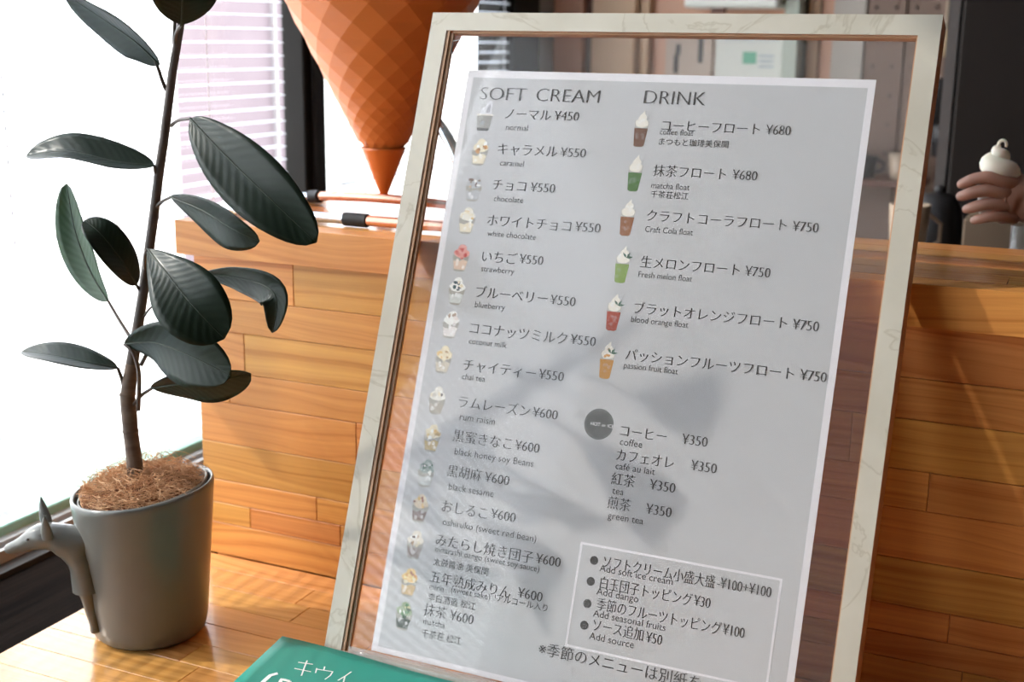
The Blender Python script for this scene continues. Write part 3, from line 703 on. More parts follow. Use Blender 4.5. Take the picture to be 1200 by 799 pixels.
ch = [[('chest', hp(101, 672), 19 * q), ('neck', hp(94, 652), 20 * q), ('neck2', hp(81, 636), 20 * q), ('poll', hp(66, 628), 19 * q), ('head', hp(51, 627), 18 * q), ('brow', hp(39, 631), 14 * q), ('muz', hp(28, 637), 10 * q), ('muz2', hp(18, 641), 8.2 * q), ('snout', hp(10, 643), (7 * q, 7 * q)), ('tip', hp(5, 643), 4 * q)],
      [('chest', 0, 0), ('b1', hp(104, 696, 0.002), 13 * q), ('l1', hp(107, 715, -0.002), 8 * q), ('l2', hp(111, 728, -0.003), 5.5 * q), ('l3', hp(113, 741, -0.004), 6.0 * q)],
      [('neck2', 0, 0), ('w1', hp(100, 630, 0.006), 16 * q), ('w2', hp(112, 650, 0.01), 14 * q)],
      [('b1', 0, 0), ('r1', hp(110, 714, 0.014), 6 * q), ('r2', hp(115, 740, 0.012), 5.5 * q)]]
fig = skin('animal_figure', ch, M['glaze'], plant, 2)
M['glaze_dark'] = mat('glaze_dark', (0.10, 0.09, 0.08), 0.2)
def ear(base, tip, wd, name='ear'):
    base = Vector(base); tip = Vector(tip); ax = (tip - base); side = EL * -1.0; mb = MB(); n = 8; vs = []
    for i in range(n + 1):
        t = i / n; w_ = wd * (1 - t) ** 0.7 * (0.75 + 1.1 * t * (1 - t)) + 0.0004
        p = base + ax * t
        for a in range(8):
            an = 2 * PI * a / 8; vs.append(p + side * (w_ * math.cos(an)) + HN * (0.0035 * (1 - t * 0.7) * math.sin(an)))
    fs = [(i * 8 + a, i * 8 + (a + 1) % 8, (i + 1) * 8 + (a + 1) % 8, (i + 1) * 8 + a) for i in range(n) for a in range(8)]
    mb.add(vs, fs, 0, True); mb.add(vs[-8:], [list(range(8))], 0)
    return mb.build(name, M['glaze'], fig)
ear(hp(52, 616, 0.008), hp(44.5, 585, 0.010), 0.0095); ear(hp(61, 627, -0.016), hp(58, 598, -0.019), 0.0095)
for d in (-0.0150, 0.0150): MB().ball(hp(37, 627, d), 0.0022, 10, sq=(1, 1, 0.7)).build('eye', M['glaze_dark'], fig)

# coconut fibre mulch
M['coir'] = mottled('coir_fibre', (0.55, 0.28, 0.13), (0.80, 0.52, 0.30), 60, 0.8)
M['coir_base'] = mottled('coir_base', (0.13, 0.055, 0.025), (0.26, 0.11, 0.05), 60, 0.95, 0.6)
mb = MB(); nr, na = 12, 48; vs = []
for i in range(nr + 1):
    for j in range(na):
        r_ = 0.0788 * i / nr; a = 2 * PI * j / na
        p = Vector((r_ * math.cos(a), r_ * math.sin(a), 0)); hgt = 0.196 + 0.020 * (1 - (r_ / 0.08) ** 2) + 0.008 * (r_ / 0.08) * math.cos(a - R(80)) + 0.005 * noise.noise(p * 55)
        vs.append(PC + p + Vector((0, 0, hgt)))
mb.add(vs, [(i * na + j, i * na + (j + 1) % na, (i + 1) * na + (j + 1) % na, (i + 1) * na + j) for i in range(nr) for j in range(na)], 0, True)
mulch = mb.build('coir_mulch', M['coir_base'], plant)
cu = bpy.data.curves.new('coir_fibres', 'CURVE'); cu.dimensions = '3D'; cu.bevel_depth = 0.00036; cu.bevel_resolution = 0; cu.resolution_u = 2
rs = random.Random(5)
for i in range(1300):
    a = rs.uniform(0, 2 * PI); r_ = 0.078 * math.sqrt(rs.random()); base = Vector((r_ * math.cos(a), r_ * math.sin(a), 0.198 + 0.020 * (1 - (r_ / 0.08) ** 2) + 0.008 * (r_ / 0.08) * math.cos(a - R(80)) + rs.uniform(-0.001, 0.007)))
    L_ = rs.uniform(0.014, 0.055); d = Vector((rs.gauss(0, 1), rs.gauss(0, 1), rs.gauss(0.0, 0.22))).normalized(); c_ = Vector((rs.gauss(0, 1), rs.gauss(0, 1), rs.gauss(0.05, 0.35))).normalized()
    wild = rs.random() < 0.10
    sp = cu.splines.new('BEZIER'); sp.bezier_points.add(2)
    for k, t in enumerate((0, 0.5, 1)):
        p = base + d * L_ * (t - 0.5) + c_ * L_ * 0.9 * (t * (1 - t)) + (Vector((0, 0, 0.016 * math.sin(t * 2.6))) if wild else Vector((0, 0, 0)))
        h = math.hypot(p.x, p.y)
        if h > 0.0795 and not wild: p.x *= 0.0795 / h; p.y *= 0.0795 / h
        if wild and h > 0.079: p.z = max(p.z, 0.214)
        sp.bezier_points[k].co = p; sp.bezier_points[k].handle_left_type = 'AUTO'; sp.bezier_points[k].handle_right_type = 'AUTO'
fo = bpy.data.objects.new('coir_fibres', cu); COL.objects.link(fo); cu.materials.append(M['coir'])
dg = bpy.context.evaluated_depsgraph_get(); me = bpy.data.meshes.new_from_object(fo.evaluated_get(dg)); bpy.data.objects.remove(fo)
fo = bpy.data.objects.new('coir_fibres', me); COL.objects.link(fo); fo.parent = mulch; fo['kind'] = 'stuff'

# stem: woody below, smooth above
M['bark'] = mottled('woody_stem', (0.085, 0.055, 0.040), (0.15, 0.105, 0.075), 40, 0.7, 0.5, stretch=(1, 1, 3))
M['stem'] = mottled('green_brown_stem', (0.055, 0.042, 0.035), (0.085, 0.06, 0.05), 30, 0.5)
SY = 1.248
spx = [(159, 556, 10), (157, 536, 9.5), (153, 505, 9), (151, 480, 9.5), (149.5, 465, 9), (152, 446, 8.5), (155, 425, 7.5), (158, 405, 7), (162, 380, 6.3), (168, 342, 6), (173, 305, 5.8), (180, 255, 5.6), (186, 205, 5.4), (192, 165, 5.2), (197, 125, 5.0), (202, 85, 4.8), (208, 50, 4.5), (212, 28, 4.0), (214, 5, 3.6), (216, -30, 3.2), (219, -70, 2.6)]
pts = [at(x, y, SY) for x, y, _ in spx]; rad = [r_ * 0.00108 for _, _, r_ in spx]
k = 6
stem = MB().tube(pts[:k + 1], rad[:k + 1], 14).build('stem', M['bark'], plant)
MB().tube(pts[k:], rad[k:], 12).build('upper_stem', M['stem'], stem, label='smooth dark upper stem')
for (x, y) in ((151, 480), (149.5, 462), (153, 505)):
    p = at(x, y, SY); MB().lathe([(0.0098, -0.002), (0.0110, 0), (0.0098, 0.002)], p, 14).build('stem_ring', M['bark'], stem)

def leafmat(name, c1, c2, rough=0.42, coat=0.12):
    m = mat(name, c1, rough); n, l, b = nodes(m)
    b.inputs['Coat Weight'].default_value = coat; b.inputs['Coat Roughness'].default_value = 0.2; b.inputs['Specular IOR Level'].default_value = 0.35
    at_ = n.new('ShaderNodeUVMap'); sp = n.new('ShaderNodeSeparateXYZ'); l.new(at_.outputs[0], sp.inputs[0])
    # lateral veins: u along the leaf, v across (0 at the midrib)
    ab = n.new('ShaderNodeMath'); ab.operation = 'ABSOLUTE'; l.new(sp.outputs[1], ab.inputs[0])
    ma = n.new('ShaderNodeMath'); ma.operation = 'MULTIPLY_ADD'; ma.inputs[1].default_value = -0.16; l.new(ab.outputs[0], ma.inputs[0]); l.new(sp.outputs[0], ma.inputs[2])
    mm = n.new('ShaderNodeMath'); mm.operation = 'MULTIPLY'; mm.inputs[1].default_value = 100.0; l.new(ma.outputs[0], mm.inputs[0])
    sn = n.new('ShaderNodeMath'); sn.operation = 'SINE'; l.new(mm.outputs[0], sn.inputs[0])
    mr = n.new('ShaderNodeMapRange'); mr.inputs['From Min'].default_value = -1; mr.inputs['From Max'].default_value = 1; l.new(sn.outputs[0], mr.inputs[0])
    r_ = ramp(n, [(0.0, c1), (1.0, c2)]); l.new(mr.outputs[0], r_.inputs[0]); l.new(r_.outputs[0], b.inputs['Base Color'])
    bp = n.new('ShaderNodeBump'); bp.inputs['Strength'].default_value = 0.18; bp.inputs['Distance'].default_value = 0.001
    l.new(mr.outputs[0], bp.inputs['Height']); l.new(bp.outputs[0], b.inputs['Normal']); return m
M['leaf'] = leafmat('leaf_upper', (0.005, 0.015, 0.007), (0.007, 0.019, 0.009))
M['leaf_pale'] = leafmat('leaf_green', (0.035, 0.075, 0.035), (0.045, 0.09, 0.045), 0.35, 0.2)
M['leaf_under'] = leafmat('leaf_under', (0.075, 0.11, 0.07), (0.09, 0.13, 0.08), 0.45, 0.1)
M['rib'] = mat('midrib', (0.022, 0.034, 0.020), 0.5)
def leaf(mid, wd, roll, fold=18, m='leaf', tipw=0.5, back='leaf_under', label=None, wave=0.0, pe=0.70, kk=1.05):
    """mid: list of world points base..tip; wd: full width; roll: degrees the blade turns away from the viewer; fold: V of the two halves"""
    N = 22; P = []
    for i in range(N + 1):                     # Catmull-Rom through the given points
        t = i / N * (len(mid) - 1); k_ = min(int(t), len(mid) - 2); f = t - k_
        p0 = mid[max(0, k_ - 1)]; p1 = mid[k_]; p2 = mid[k_ + 1]; p3 = mid[min(len(mid) - 1, k_ + 2)]
        P.append(0.5 * ((2 * p1) + (p2 - p0) * f + (2 * p0 - 5 * p1 + 4 * p2 - p3) * f * f + (3 * p1 - p0 - 3 * p2 + p3) * f ** 3))
    C_ = 9; vs = []; uv = []; nrm = []
    for i, p in enumerate(P):
        t = i / N; T = (P[min(N, i + 1)] - P[max(0, i - 1)]).normalized(); view = (p - EYE).normalized()
        rr = R(roll[0] + (roll[1] - roll[0]) * t) if isinstance(roll, tuple) else R(roll)
        side = T.cross(view).normalized(); side = Matrix.Rotation(rr, 3, T) @ side; up = T.cross(side).normalized()
        w_ = wd * 0.5 * (math.sin(PI * min(1, t ** kk)) ** pe) * (1 + (tipw - 0.5) * (t - 0.5)) if 0 < t < 1 else 0.0006
        nrm.append(up)
        for j in range(C_):
            s = (j - (C_ - 1) / 2) / ((C_ - 1) / 2); fa = R(fold)
            vs.append(p + side * (w_ * s * math.cos(fa)) + up * (w_ * abs(s) ** 1.3 * math.sin(fa) + wave * w_ * math.sin(t * 14 + s * 2) * abs(s)))
            uv.append((t, s))
    fs = [(i * C_ + j, i * C_ + j + 1, (i + 1) * C_ + j + 1, (i + 1) * C_ + j) for i in range(N) for j in range(C_ - 1)]
    o0 = P[0]; nv = len(vs); th = 0.0008
    vall = [v - o0 for v in vs] + [v - nrm[i // C_] * th - o0 for i, v in enumerate(vs)]
    fall = fs + [tuple(nv + k_ for k_ in f[::-1]) for f in fs]; mi = [0] * len(fs) + [1] * len(fs)
    edge = [i * C_ for i in range(N + 1)] + [N * C_ + j for j in range(1, C_)] + [i * C_ + C_ - 1 for i in range(N - 1, -1, -1)] + [j for j in range(C_ - 2, 0, -1)]
    for a, b_ in zip(edge, edge[1:] + edge[:1]): fall.append((a, b_, nv + b_, nv + a)); mi.append(0)
    me = bpy.data.meshes.new('leaf'); me.from_pydata(vall, [], fall)
    me.materials.append(M[m]); me.materials.append(M[back]); me.polygons.foreach_set('material_index', mi); me.polygons.foreach_set('use_smooth', [True] * len(fall))
    ul = me.uv_layers.new(name='UVMap')
    for lp in me.loops: ul.data[lp.index].uv = uv[lp.vertex_index % nv]
    o = bpy.data.objects.new('leaf', me); COL.objects.link(o); o.parent = plant; o.location = o0 - PC
    if label: o['label'] = label
    mb = MB(); mb.tube([p + nrm[i] * 0.0001 for i, p in enumerate(P)], [0.0012 * (1 - i / N) + 0.0003 for i in range(N + 1)], 6); mb.build('midrib', M['rib'], o)
    return o
def petiole(pl, r_=0.0019):
    pts = [at(*p) for p in pl]; out = []
    for i in range(len(pts) - 1):
        for t in (0, 0.5): out.append(pts[i].lerp(pts[i + 1], t))
    out = smooth(pts, 5); MB().tube(out, [r_ * (1.25 - 0.35 * i / len(out)) for i in range(len(out))], 8).build('petiole', M['stem'], plant)
A_ = lambda *pl: [at(*p) for p in pl]
Y = SY
# mid line pixels with depth, width in metres, roll
leaf(A_((187, 76, Y - .01), (160, 50, Y - .02), (120, 22, Y - .025), (74, -8, Y - .03)), 0.056, (-52, -54), 16, wave=0.03, label='upper left leaf seen edge on')
petiole([(195, 106, Y), (190, 94, Y - .004), (186, 82, Y - .008), (182, 72, Y - .012)])
leaf(A_((213, 29, Y - .03), (214, 0, Y - .04), (217, -45, Y - .045), (222, -95, Y - .04)), 0.080, 5, 14, tipw=0.3, pe=0.95)
petiole([(206, 58, Y), (206, 40, Y - .01), (212, 29, Y - .03)])
leaf(A_((223, 139, Y - .03), (262, 180, Y - .045), (316, 232, Y - .05), (371, 284, Y - .04)), 0.076, (12, 8), 10, tipw=0.75, wave=0.02)
petiole([(201, 147, Y), (209, 141, Y - .015), (223, 139, Y - .03)])
leaf(A_((181, 194, Y - .01), (140, 190, Y - .03), (80, 177, Y - .05), (31, 182, Y - .055)), 0.056, (50, 50), 22, label='left leaf lying level, folded')
petiole([(184, 208, Y), (182, 201, Y - .005), (181, 194, Y - .01)])
leaf(A_((127, 353, Y + .015), (106, 318, Y + .02), (88, 270, Y + .02), (78, 215, Y + .01)), 0.058, (-48, -40), 18, m='leaf_pale', back='leaf', label='paler upright leaf')
petiole([(153, 396, Y), (138, 372, Y + .01), (127, 353, Y + .015)])
leaf(A_((160, 334, Y - .012), (143, 306, Y - .035), (118, 274, Y - .05), (99, 258, Y - .05)), 0.046, (18, 24), 14)
petiole([(166, 344, Y), (163, 339, Y - .005), (160, 334, Y - .012)])
leaf(A_((200, 231, Y - .02), (236, 246, Y - .04), (272, 268, Y - .05), (304, 283, Y - .045)), 0.052, (48, 35), 14, tipw=0.9, wave=0.04)
petiole([(183, 243, Y), (190, 236, Y - .01), (200, 231, Y - .02)])
leaf(A_((173, 292, Y - .045), (197, 322, Y - .068), (226, 358, Y - .078), (263, 397, Y - .070)), 0.080, (8, 4), 10, tipw=0.95, kk=1.35)
petiole([(170, 318, Y), (170, 300, Y - .025), (173, 292, Y - .045)])
leaf(A_((236, 322, Y + .02), (272, 324, Y + .01), (310, 335, Y - .005), (324, 352, Y - .01), (319, 390, Y - .01)), 0.046, (50, 20), 16, label='leaf with a drooping tip')
petiole([(165, 428, Y), (187, 385, Y + .012), (200, 357, Y + .015), (236, 322, Y + .02)], 0.0022)
leaf(A_((146, 403, Y - .035), (182, 402, Y - .045), (226, 418, Y - .05), (271, 441, Y - .045)), 0.076, (36, 20), 10, tipw=0.9, kk=1.25, label='front leaf with pale sheen between its veins')
petiole([(162, 480, Y - .004), (163, 440, Y - .028), (157, 415, Y - .035), (146, 403, Y - .035)], 0.0024)
leaf(A_((138, 431, Y - .01), (100, 424, Y - .03), (60, 415, Y - .04), (26, 411, Y - .04)), 0.052, (54, 54), 14, label='lower left leaf seen edge on')
petiole([(147, 462, Y), (143, 445, Y - .005), (138, 431, Y - .01)], 0.0022)
leaf(A_((178, 455, Y - .015), (212, 450, Y - .02), (252, 447, Y - .02), (294, 438, Y - .01)), 0.062, (52, 46), 14, tipw=0.9)
petiole([(157, 474, Y), (166, 463, Y - .01), (178, 455, Y - .015)], 0.0022)
leaf(A_((182, 357, Y - .005), (190, 353, Y - .006), (199, 350, Y - .006)), 0.010, 20, 20, label='small new leaf')
petiole([(168, 372, Y), (175, 362, Y - .004), (182, 357, Y - .005)], 0.0013)
# second shoot tip hidden behind the top leaf
MB().tube(A_((205, 62, Y), (204, 45, Y + .004), (205, 20, Y + .006), (206, -20, Y + .01)), [0.0026, 0.0022, 0.002, 0.001], 8).build('shoot', M['stem'], plant)

# ------------------------------------------------------------------ giant display cone and its copper stand
M['cone'] = mat('orange_cone', (0.62, 0.165, 0.028), 0.42)
M['cone_tip'] = mat('orange_cone_tip', (0.66, 0.15, 0.02), 0.35)
M['cream'] = mat('white_swirl', (0.8, 0.78, 0.72), 0.4)
KC = Vector((-1.027, 1.752, 0)); KT = 0.5365
cone = empty('display_cone', (KC.x, KC.y, KT), 'giant orange faceted display ice cream cone hanging point down behind the sign', 'cone')
prof = [(0.0022, KT), (0.0055, KT + 0.003), (0.010, KT + 0.014), (0.034, KT + 0.0745), (0.0355, KT + 0.0785), (0.034, KT + 0.0790)]
MB().lathe([(1e-5, KT)] + prof, KC, 40).build('cone_tip', M['cone_tip'], cone, label='smooth orange tip')
def coner(z): return 0.0345 + (z - (KT + 0.079)) * 0.500
NF = 16; zc = KT + 0.079; zs = [zc]
while zc < 0.99: zc += max(0.010, coner(zc) * 0.20); zs.append(zc)
rings = []
mb = MB(); vs = []
for i, z in enumerate(zs):
    for j in range(NF): a = 2 * PI * (j + 0.5 * (i % 2)) / NF; vs.append(Vector((KC.x + coner(z) * 1.03 * math.cos(a), KC.y + coner(z) * 1.03 * math.sin(a), z)))
rj = random.Random(3)
for i in range(len(zs) - 2):             # each diamond is one kite, creased on all four sides
    for j in range(NF):
        jl, jr = ((j - 1) % NF, j) if i % 2 == 0 else (j, (j + 1) % NF)
        b0 = vs[i * NF + j]; t0 = vs[(i + 2) * NF + j]; l0 = vs[(i + 1) * NF + jl]; r0 = vs[(i + 1) * NF + jr]
        cen = (b0 + t0 + l0 + r0) / 4; out = Vector((cen.x - KC.x, cen.y - KC.y, 0)).normalized()
        mb.add([b0, r0, t0, l0], [(0, 1, 3), (1, 2, 3)], 0)
mb.build('waffle_diamonds', M['cone'], cone, kind='stuff')
MB().lathe([(0.030, KT + 0.078), (coner(0.99) - 0.008, 0.985), (coner(0.99) + 0.004, 0.992), (coner(0.99) + 0.006, 1.02), (coner(0.99) - 0.01, 1.022), (1e-5, 1.02)], KC, 48).build('cone_body', M['cone'], cone)
mb = MB(); sw = []
for i in range(150):
    t = i / 149; a = t * 2 * PI * 4.2; r_ = 0.165 * (1 - t) ** 0.9; sw.append((KC.x + r_ * math.cos(a), KC.y + r_ * math.sin(a), 1.06 + 0.32 * t))
mb.tube(sw, [0.062 * (1 - 0.8 * i / 149) for i in range(150)], 14); mb.build('swirl', M['cream'], cone)

stand = empty('copper_tube_stand', (-1.0, 1.65, 0.52), 'copper tube stand with black rubber joints on the counter behind the plant', 'stand')
TR = 0.0075; ZT = 0.5205 + 0.0095
yf = 1.553
MB().tube(smooth([(-1.19, yf + 0.01, ZT), (-1.10, yf, ZT), (-0.98, yf, ZT), (-0.96, yf, ZT)]), TR * 1.02, 16).build('front_tube', M['chrome'], stand, label='chrome front tube')
MB().tube(smooth([(-0.96, yf, ZT), (-0.90, yf + 0.001, ZT), (-0.80, yf + 0.004, ZT), (-0.72, yf + 0.02, ZT)]), TR, 16).build('front_tube', M['copper'], stand)
MB().tube(smooth([(-1.145, 1.735, ZT + 0.002), (-1.11, 1.727, ZT + 0.006), (-1.04, 1.72, ZT + 0.009), (-0.97, 1.725, ZT + 0.008), (-0.90, 1.74, ZT + 0.004), (-0.80, 1.77, ZT), (-0.72, 1.78, ZT)]), TR, 16).build('back_tube', M['copper'], stand)
MB().tube(smooth([(-0.72, yf + 0.02, ZT), (-0.695, 1.60, ZT), (-0.69, 1.68, ZT), (-0.695, 1.75, ZT), (-0.72, 1.78, ZT)]), TR, 16).build('end_tube', M['copper'], stand)
MB().tube(smooth([(-1.19, yf + 0.01, ZT), (-1.215, 1.60, ZT), (-1.21, 1.68, ZT), (-1.185, 1.725, ZT), (-1.145, 1.735, ZT + 0.002)]), TR, 16).build('end_tube', M['chrome'], stand, label='chrome end tube')
#MB().tube(smooth([at(372, 252, 1.60), at(395, 254, 1.59), at(418, 258, 1.58)]), 0.0065, 14).build('chrome_tube', M['chrome'], stand, label='shiny chrome tube')
a = Vector((-0.975, yf, ZT)); MB().tube([a, a + Vector((0.037, 0, 0))], 0.0098, 20).build('rubber_joint', M['black'], stand)
a = Vector((-1.155, 1.737, ZT + 0.001)); MB().tube([a, a + Vector((0.022, -0.006, 0.0025))], 0.0105, 20).build('rubber_joint', M['black'], stand)
# upright hoop that rises at the right and carries the cone
hoop = smooth([(-0.80, 1.772, ZT + 0.004), at(552, 240, 1.772), at(543, 210, 1.772), at(533, 180, 1.772), at(518, 152, 1.776), at(500, 132, 1.79), at(478, 120, 1.83), (-1.00, 1.868, 0.695), (-1.04, 1.862, 0.69)])
MB().tube(hoop, TR * 1.3, 16).build('upright_tube', M['chrome'], stand, label='chrome upright tube')

# ------------------------------------------------------------------ the room behind the counter (out of focus)
M['panel_pink'] = mottled('terracotta_panel', (0.62, 0.36, 0.25), (0.68, 0.40, 0.28), 3, 0.6)
M['panel_tan'] = mottled('tan_panel', (0.62, 0.42, 0.27), (0.68, 0.47, 0.31), 3, 0.6)
M['brown'] = mottled('brown_board', (0.10, 0.045, 0.03), (0.14, 0.06, 0.04), 6, 0.5)
M['peg'] = mottled('brown_pegboard', (0.20, 0.135, 0.105), (0.23, 0.155, 0.12), 4, 0.7)
M['mint'] = mat('mint_post', (0.45, 0.49, 0.42), 0.5)
M['notice'] = mat('notice_white', (0.72, 0.72, 0.66), 0.5); M['blue'] = mat('notice_blue', (0.16, 0.24, 0.36), 0.5); M['lblue'] = mat('notice_pale_blue', (0.40, 0.52, 0.56), 0.5); M['nlgreen'] = mat('notice_green', (0.16, 0.45, 0.30), 0.5)
cab = empty('tall_cupboard', (-1.3, 3.55, ZF), 'terracotta and tan panelled cupboard beside the far window corner', 'cupboard')
MB().box((-1.53, 3.50, ZF), (-1.392, 3.60, 2.0), ch=0.003).build('door', M['panel_pink'], cab, label='terracotta door')
MB().box((-1.390, 3.53, ZF), (-1.366, 3.60, 2.0)).build('divider', M['brown'], cab)
MB().box((-1.364, 3.50, ZF), (-1.236, 3.60, 2.0), ch=0.003).build('door', M['panel_tan'], cab, label='tan door')
fr = empty('door_frame', (-1.0, 3.56, ZF), 'tan wooden doorway surround beside the mint green post', 'door frame')
MB().box((-1.232, 3.53, ZF), (-1.205, 3.60, 2.0)).build('side_post', M['panel_tan'], fr)
MB().box((-1.203, 3.56, ZF), (-0.815, 3.60, 2.0)).build('panel', M['panel_pink'], fr)
MB().box((-0.755, 3.52, ZF), (-0.725, 3.60, 2.0)).build('side_post', M['panel_tan'], fr)
MB().box((-0.72, 3.53, ZF), (-0.69, 3.60, 2.0)).build('side_post', M['panel_pink'], fr)
pt = MB().box((-0.805, 3.46, ZF), (-0.765, 3.60, 2.0), ch=0.003).build('green_post', M['mint'], org=(-0.785, 3.5, ZF)); tag(pt, 'pale mint green post right of the wall notice', 'post')
# white notice with a blue header and a green square, hung low on the panel
nb = empty('wall_notice', (-0.9, 3.54, 0.6), 'white notice with blue header and small green square on the far wall', 'notice')
MB().box((-1.01, 3.535, 0.50), (-0.822, 3.555, 0.83), ch=0.002).build('board', M['notice'], nb)
MB().box((-0.985, 3.533, 0.785), (-0.835, 3.5352, 0.818)).build('header', M['lblue'], nb)
MB().box((-0.972, 3.531, 0.792), (-0.942, 3.5332, 0.806)).build('header_mark', M['blue'], nb); MB().box((-0.900, 3.531, 0.792), (-0.848, 3.5332, 0.806)).build('header_mark', M['blue'], nb)
MB().box((-0.93, 3.533, 0.72), (-0.893, 3.5352, 0.752)).build('green_square', M['nlgreen'], nb)
for i in range(3): MB().box((-0.885, 3.533, 0.74 - i * 0.014), (-0.845, 3.5352, 0.743 - i * 0.014)).build('printed_line', M['blue'], nb)
vt = empty('upright_notice', (-1.09, 3.55, 0.6), 'narrow notice with dark vertical marks left of the white notice', 'notice')
MB().box((-1.155, 3.542, 0.52), (-1.02, 3.555, 0.84)).build('board', mat('beige_sheet', (0.55, 0.44, 0.36), 0.6), vt)
for (x, z, h) in ((-1.13, 0.69, 0.05), (-1.125, 0.74, 0.03), (-1.06, 0.72, 0.09)):
    MB().box((x, 3.541, z), (x + 0.014, 3.5452, z + h)).build('printed_mark', M['ink2'], vt)
# wall unit at the top: pale box running across
wb = empty('wall_unit', (-0.95, 3.50, 0.865), 'pale wall box above the notices with a dark clip under it', 'box')
MB().box((-1.07, 3.42, 0.866), (-0.815, 3.555, 1.10), ch=0.006).build('body', M['notice'], wb)
MB().box((-0.995, 3.425, 0.852), (-0.96, 3.45, 0.866)).build('clip', M['brown'], wb)
# pegboard with real holes drawn as recessed dark plugs
pg = empty('pegboard', (-0.55, 3.55, ZF), 'brown pegboard wall panel with rows of holes at the right', 'pegboard')
for i, (x0, x1) in enumerate(((-0.688, -0.606), (-0.603, -0.505), (-0.502, -0.40))): MB().box((x0, 3.52 + 0.006 * i, 0.20), (x1, 3.60, 2.0)).build('board', M['peg'] if i else M['wall'], pg)
me = None
for i in range(4):
    for j in range(8):
        x = -0.58 + i * 0.05; z = 0.42 + j * 0.075
        if me is None:
            h = MB().lathe([(1e-5, 0), (0.0035, 0), (0.0035, 0.004), (1e-5, 0.004)], (0, 0, 0), 10).build('hole', M['black'], None); me = h.data; me.transform(Matrix.Rotation(R(90), 4, 'X'))
        else: h = bpy.data.objects.new('hole', me); COL.objects.link(h)
        h.parent = pg; h.location = Vector((x, 3.5245 if i < 2 else 3.5305, z)) - pg.location
sh = empty('wall_shelf', (-0.55, 3.42, 0.43), 'dim wall shelf carrying cups at the foot of the pegboard', 'shelf')
MB().box((-0.72, 3.34, 0.425), (-0.41, 3.52, 0.44)).build('board', M['brown'], sh)
M['mug'] = mat('cream_mug', (0.34, 0.26, 0.19), 0.4); M['mugd'] = mat('dark_mug', (0.03, 0.028, 0.03), 0.4)
def cup(c, r_, h, m, label, cat='cup', group=None, name='cup'):
    t = empty(name, c, label, cat, group)
    MB().lathe([(1e-5, 0), (r_ * 0.75, 0), (r_ * 0.8, 0.004), (r_, h), (r_ - 0.003, h), (r_ * 0.78, 0.006), (1e-5, 0.006)], c, 20).build('body', m, t)
    c = Vector(c); MB().tube([c + Vector((r_ * 0.85, 0, h * 0.25)), c + Vector((r_ * 1.5, 0, h * 0.4)), c + Vector((r_ * 1.5, 0, h * 0.7)), c + Vector((r_ * 0.92, 0, h * 0.85))], 0.004, 8).build('handle', m, t); return t
cup((-0.66, 3.42, 0.4405), 0.034, 0.07, M['mug'], 'cream mug at the left end of the wall shelf')
cup((-0.56, 3.42, 0.4405), 0.030, 0.055, M['mugd'], 'dark mug in the middle of the wall shelf')
cup((-0.47, 3.42, 0.4405), 0.034, 0.065, M['mug'], 'cream mug at the right end of the wall shelf')
# dark strips and refrigerator at the right
struct('trim_11', (-0.398, 3.50, ZF), (-0.352, 3.60, 2.0), M['brown'])
fg = empty('refrigerator', (0.25, 3.1, ZF), 'large dark refrigerator with a grey edge behind the staff hand', 'refrigerator')
M['fridge'] = mat('dark_steel', (0.022, 0.017, 0.015), 0.6, 0.0, Specular_IOR_Level=0.15)
MB().box((-0.305, 2.92, ZF + 0.03), (0.65, 3.50, 1.55), ch=0.006).build('body', M['fridge'], fg)
MB().box((-0.300, 2.895, ZF + 0.08), (0.17, 2.919, 1.5), ch=0.005).build('door', M['fridge'], fg); MB().box((0.175, 2.895, ZF + 0.08), (0.645, 2.919, 1.5), ch=0.005).build('door', M['fridge'], fg)
MB().tube([(0.15, 2.87, 0.3), (0.15, 2.87, 0.9)], 0.008, 8).build('handle', M['alu'], fg)
MB().box((-0.328, 2.90, ZF + 0.03), (-0.306, 3.48, 1.55)).build('side_strip', mat('grey_edge', (0.12, 0.105, 0.10), 0.5), fg)
# things hanging on the dark strip: utensils
def hang(p, kind, label):
    p = Vector(p); t = empty('hanging_' + kind, p, label, kind, None)
    MB().tube([p + Vector((0, 0.06, 0.0)), p], 0.003, 6).build('hook', M['alu'], t)
    if kind == 'ladle':
        MB().tube([p, p - Vector((0, 0, 0.13))], 0.004, 8).build('shaft', M['mug'], t); MB().ball(p - Vector((0, 0, 0.155)), 0.033, 14, sq=(1, 0.6, 1)).build('bowl', mat('tan_wood', (0.5, 0.36, 0.22), 0.5), t)
    else:
        MB().lathe([(1e-5, -0.11), (0.022, -0.11), (0.034, 0.0), (0.031, 0.0), (0.02, -0.104), (1e-5, -0.104)], p, 16).build('body', M['mugd'], t)
    return t
hang(at(1114, -25, 3.42), 'ladle', 'tan ladle hanging beside the top right corner of the sign')
hang(at(1106, 132, 3.42), 'beaker', 'black beaker hanging low right of the sign')
hang(at(1098, 92, 3.40), 'beaker', 'black beaker hanging higher beside the pegboard')
MB_ = MB()
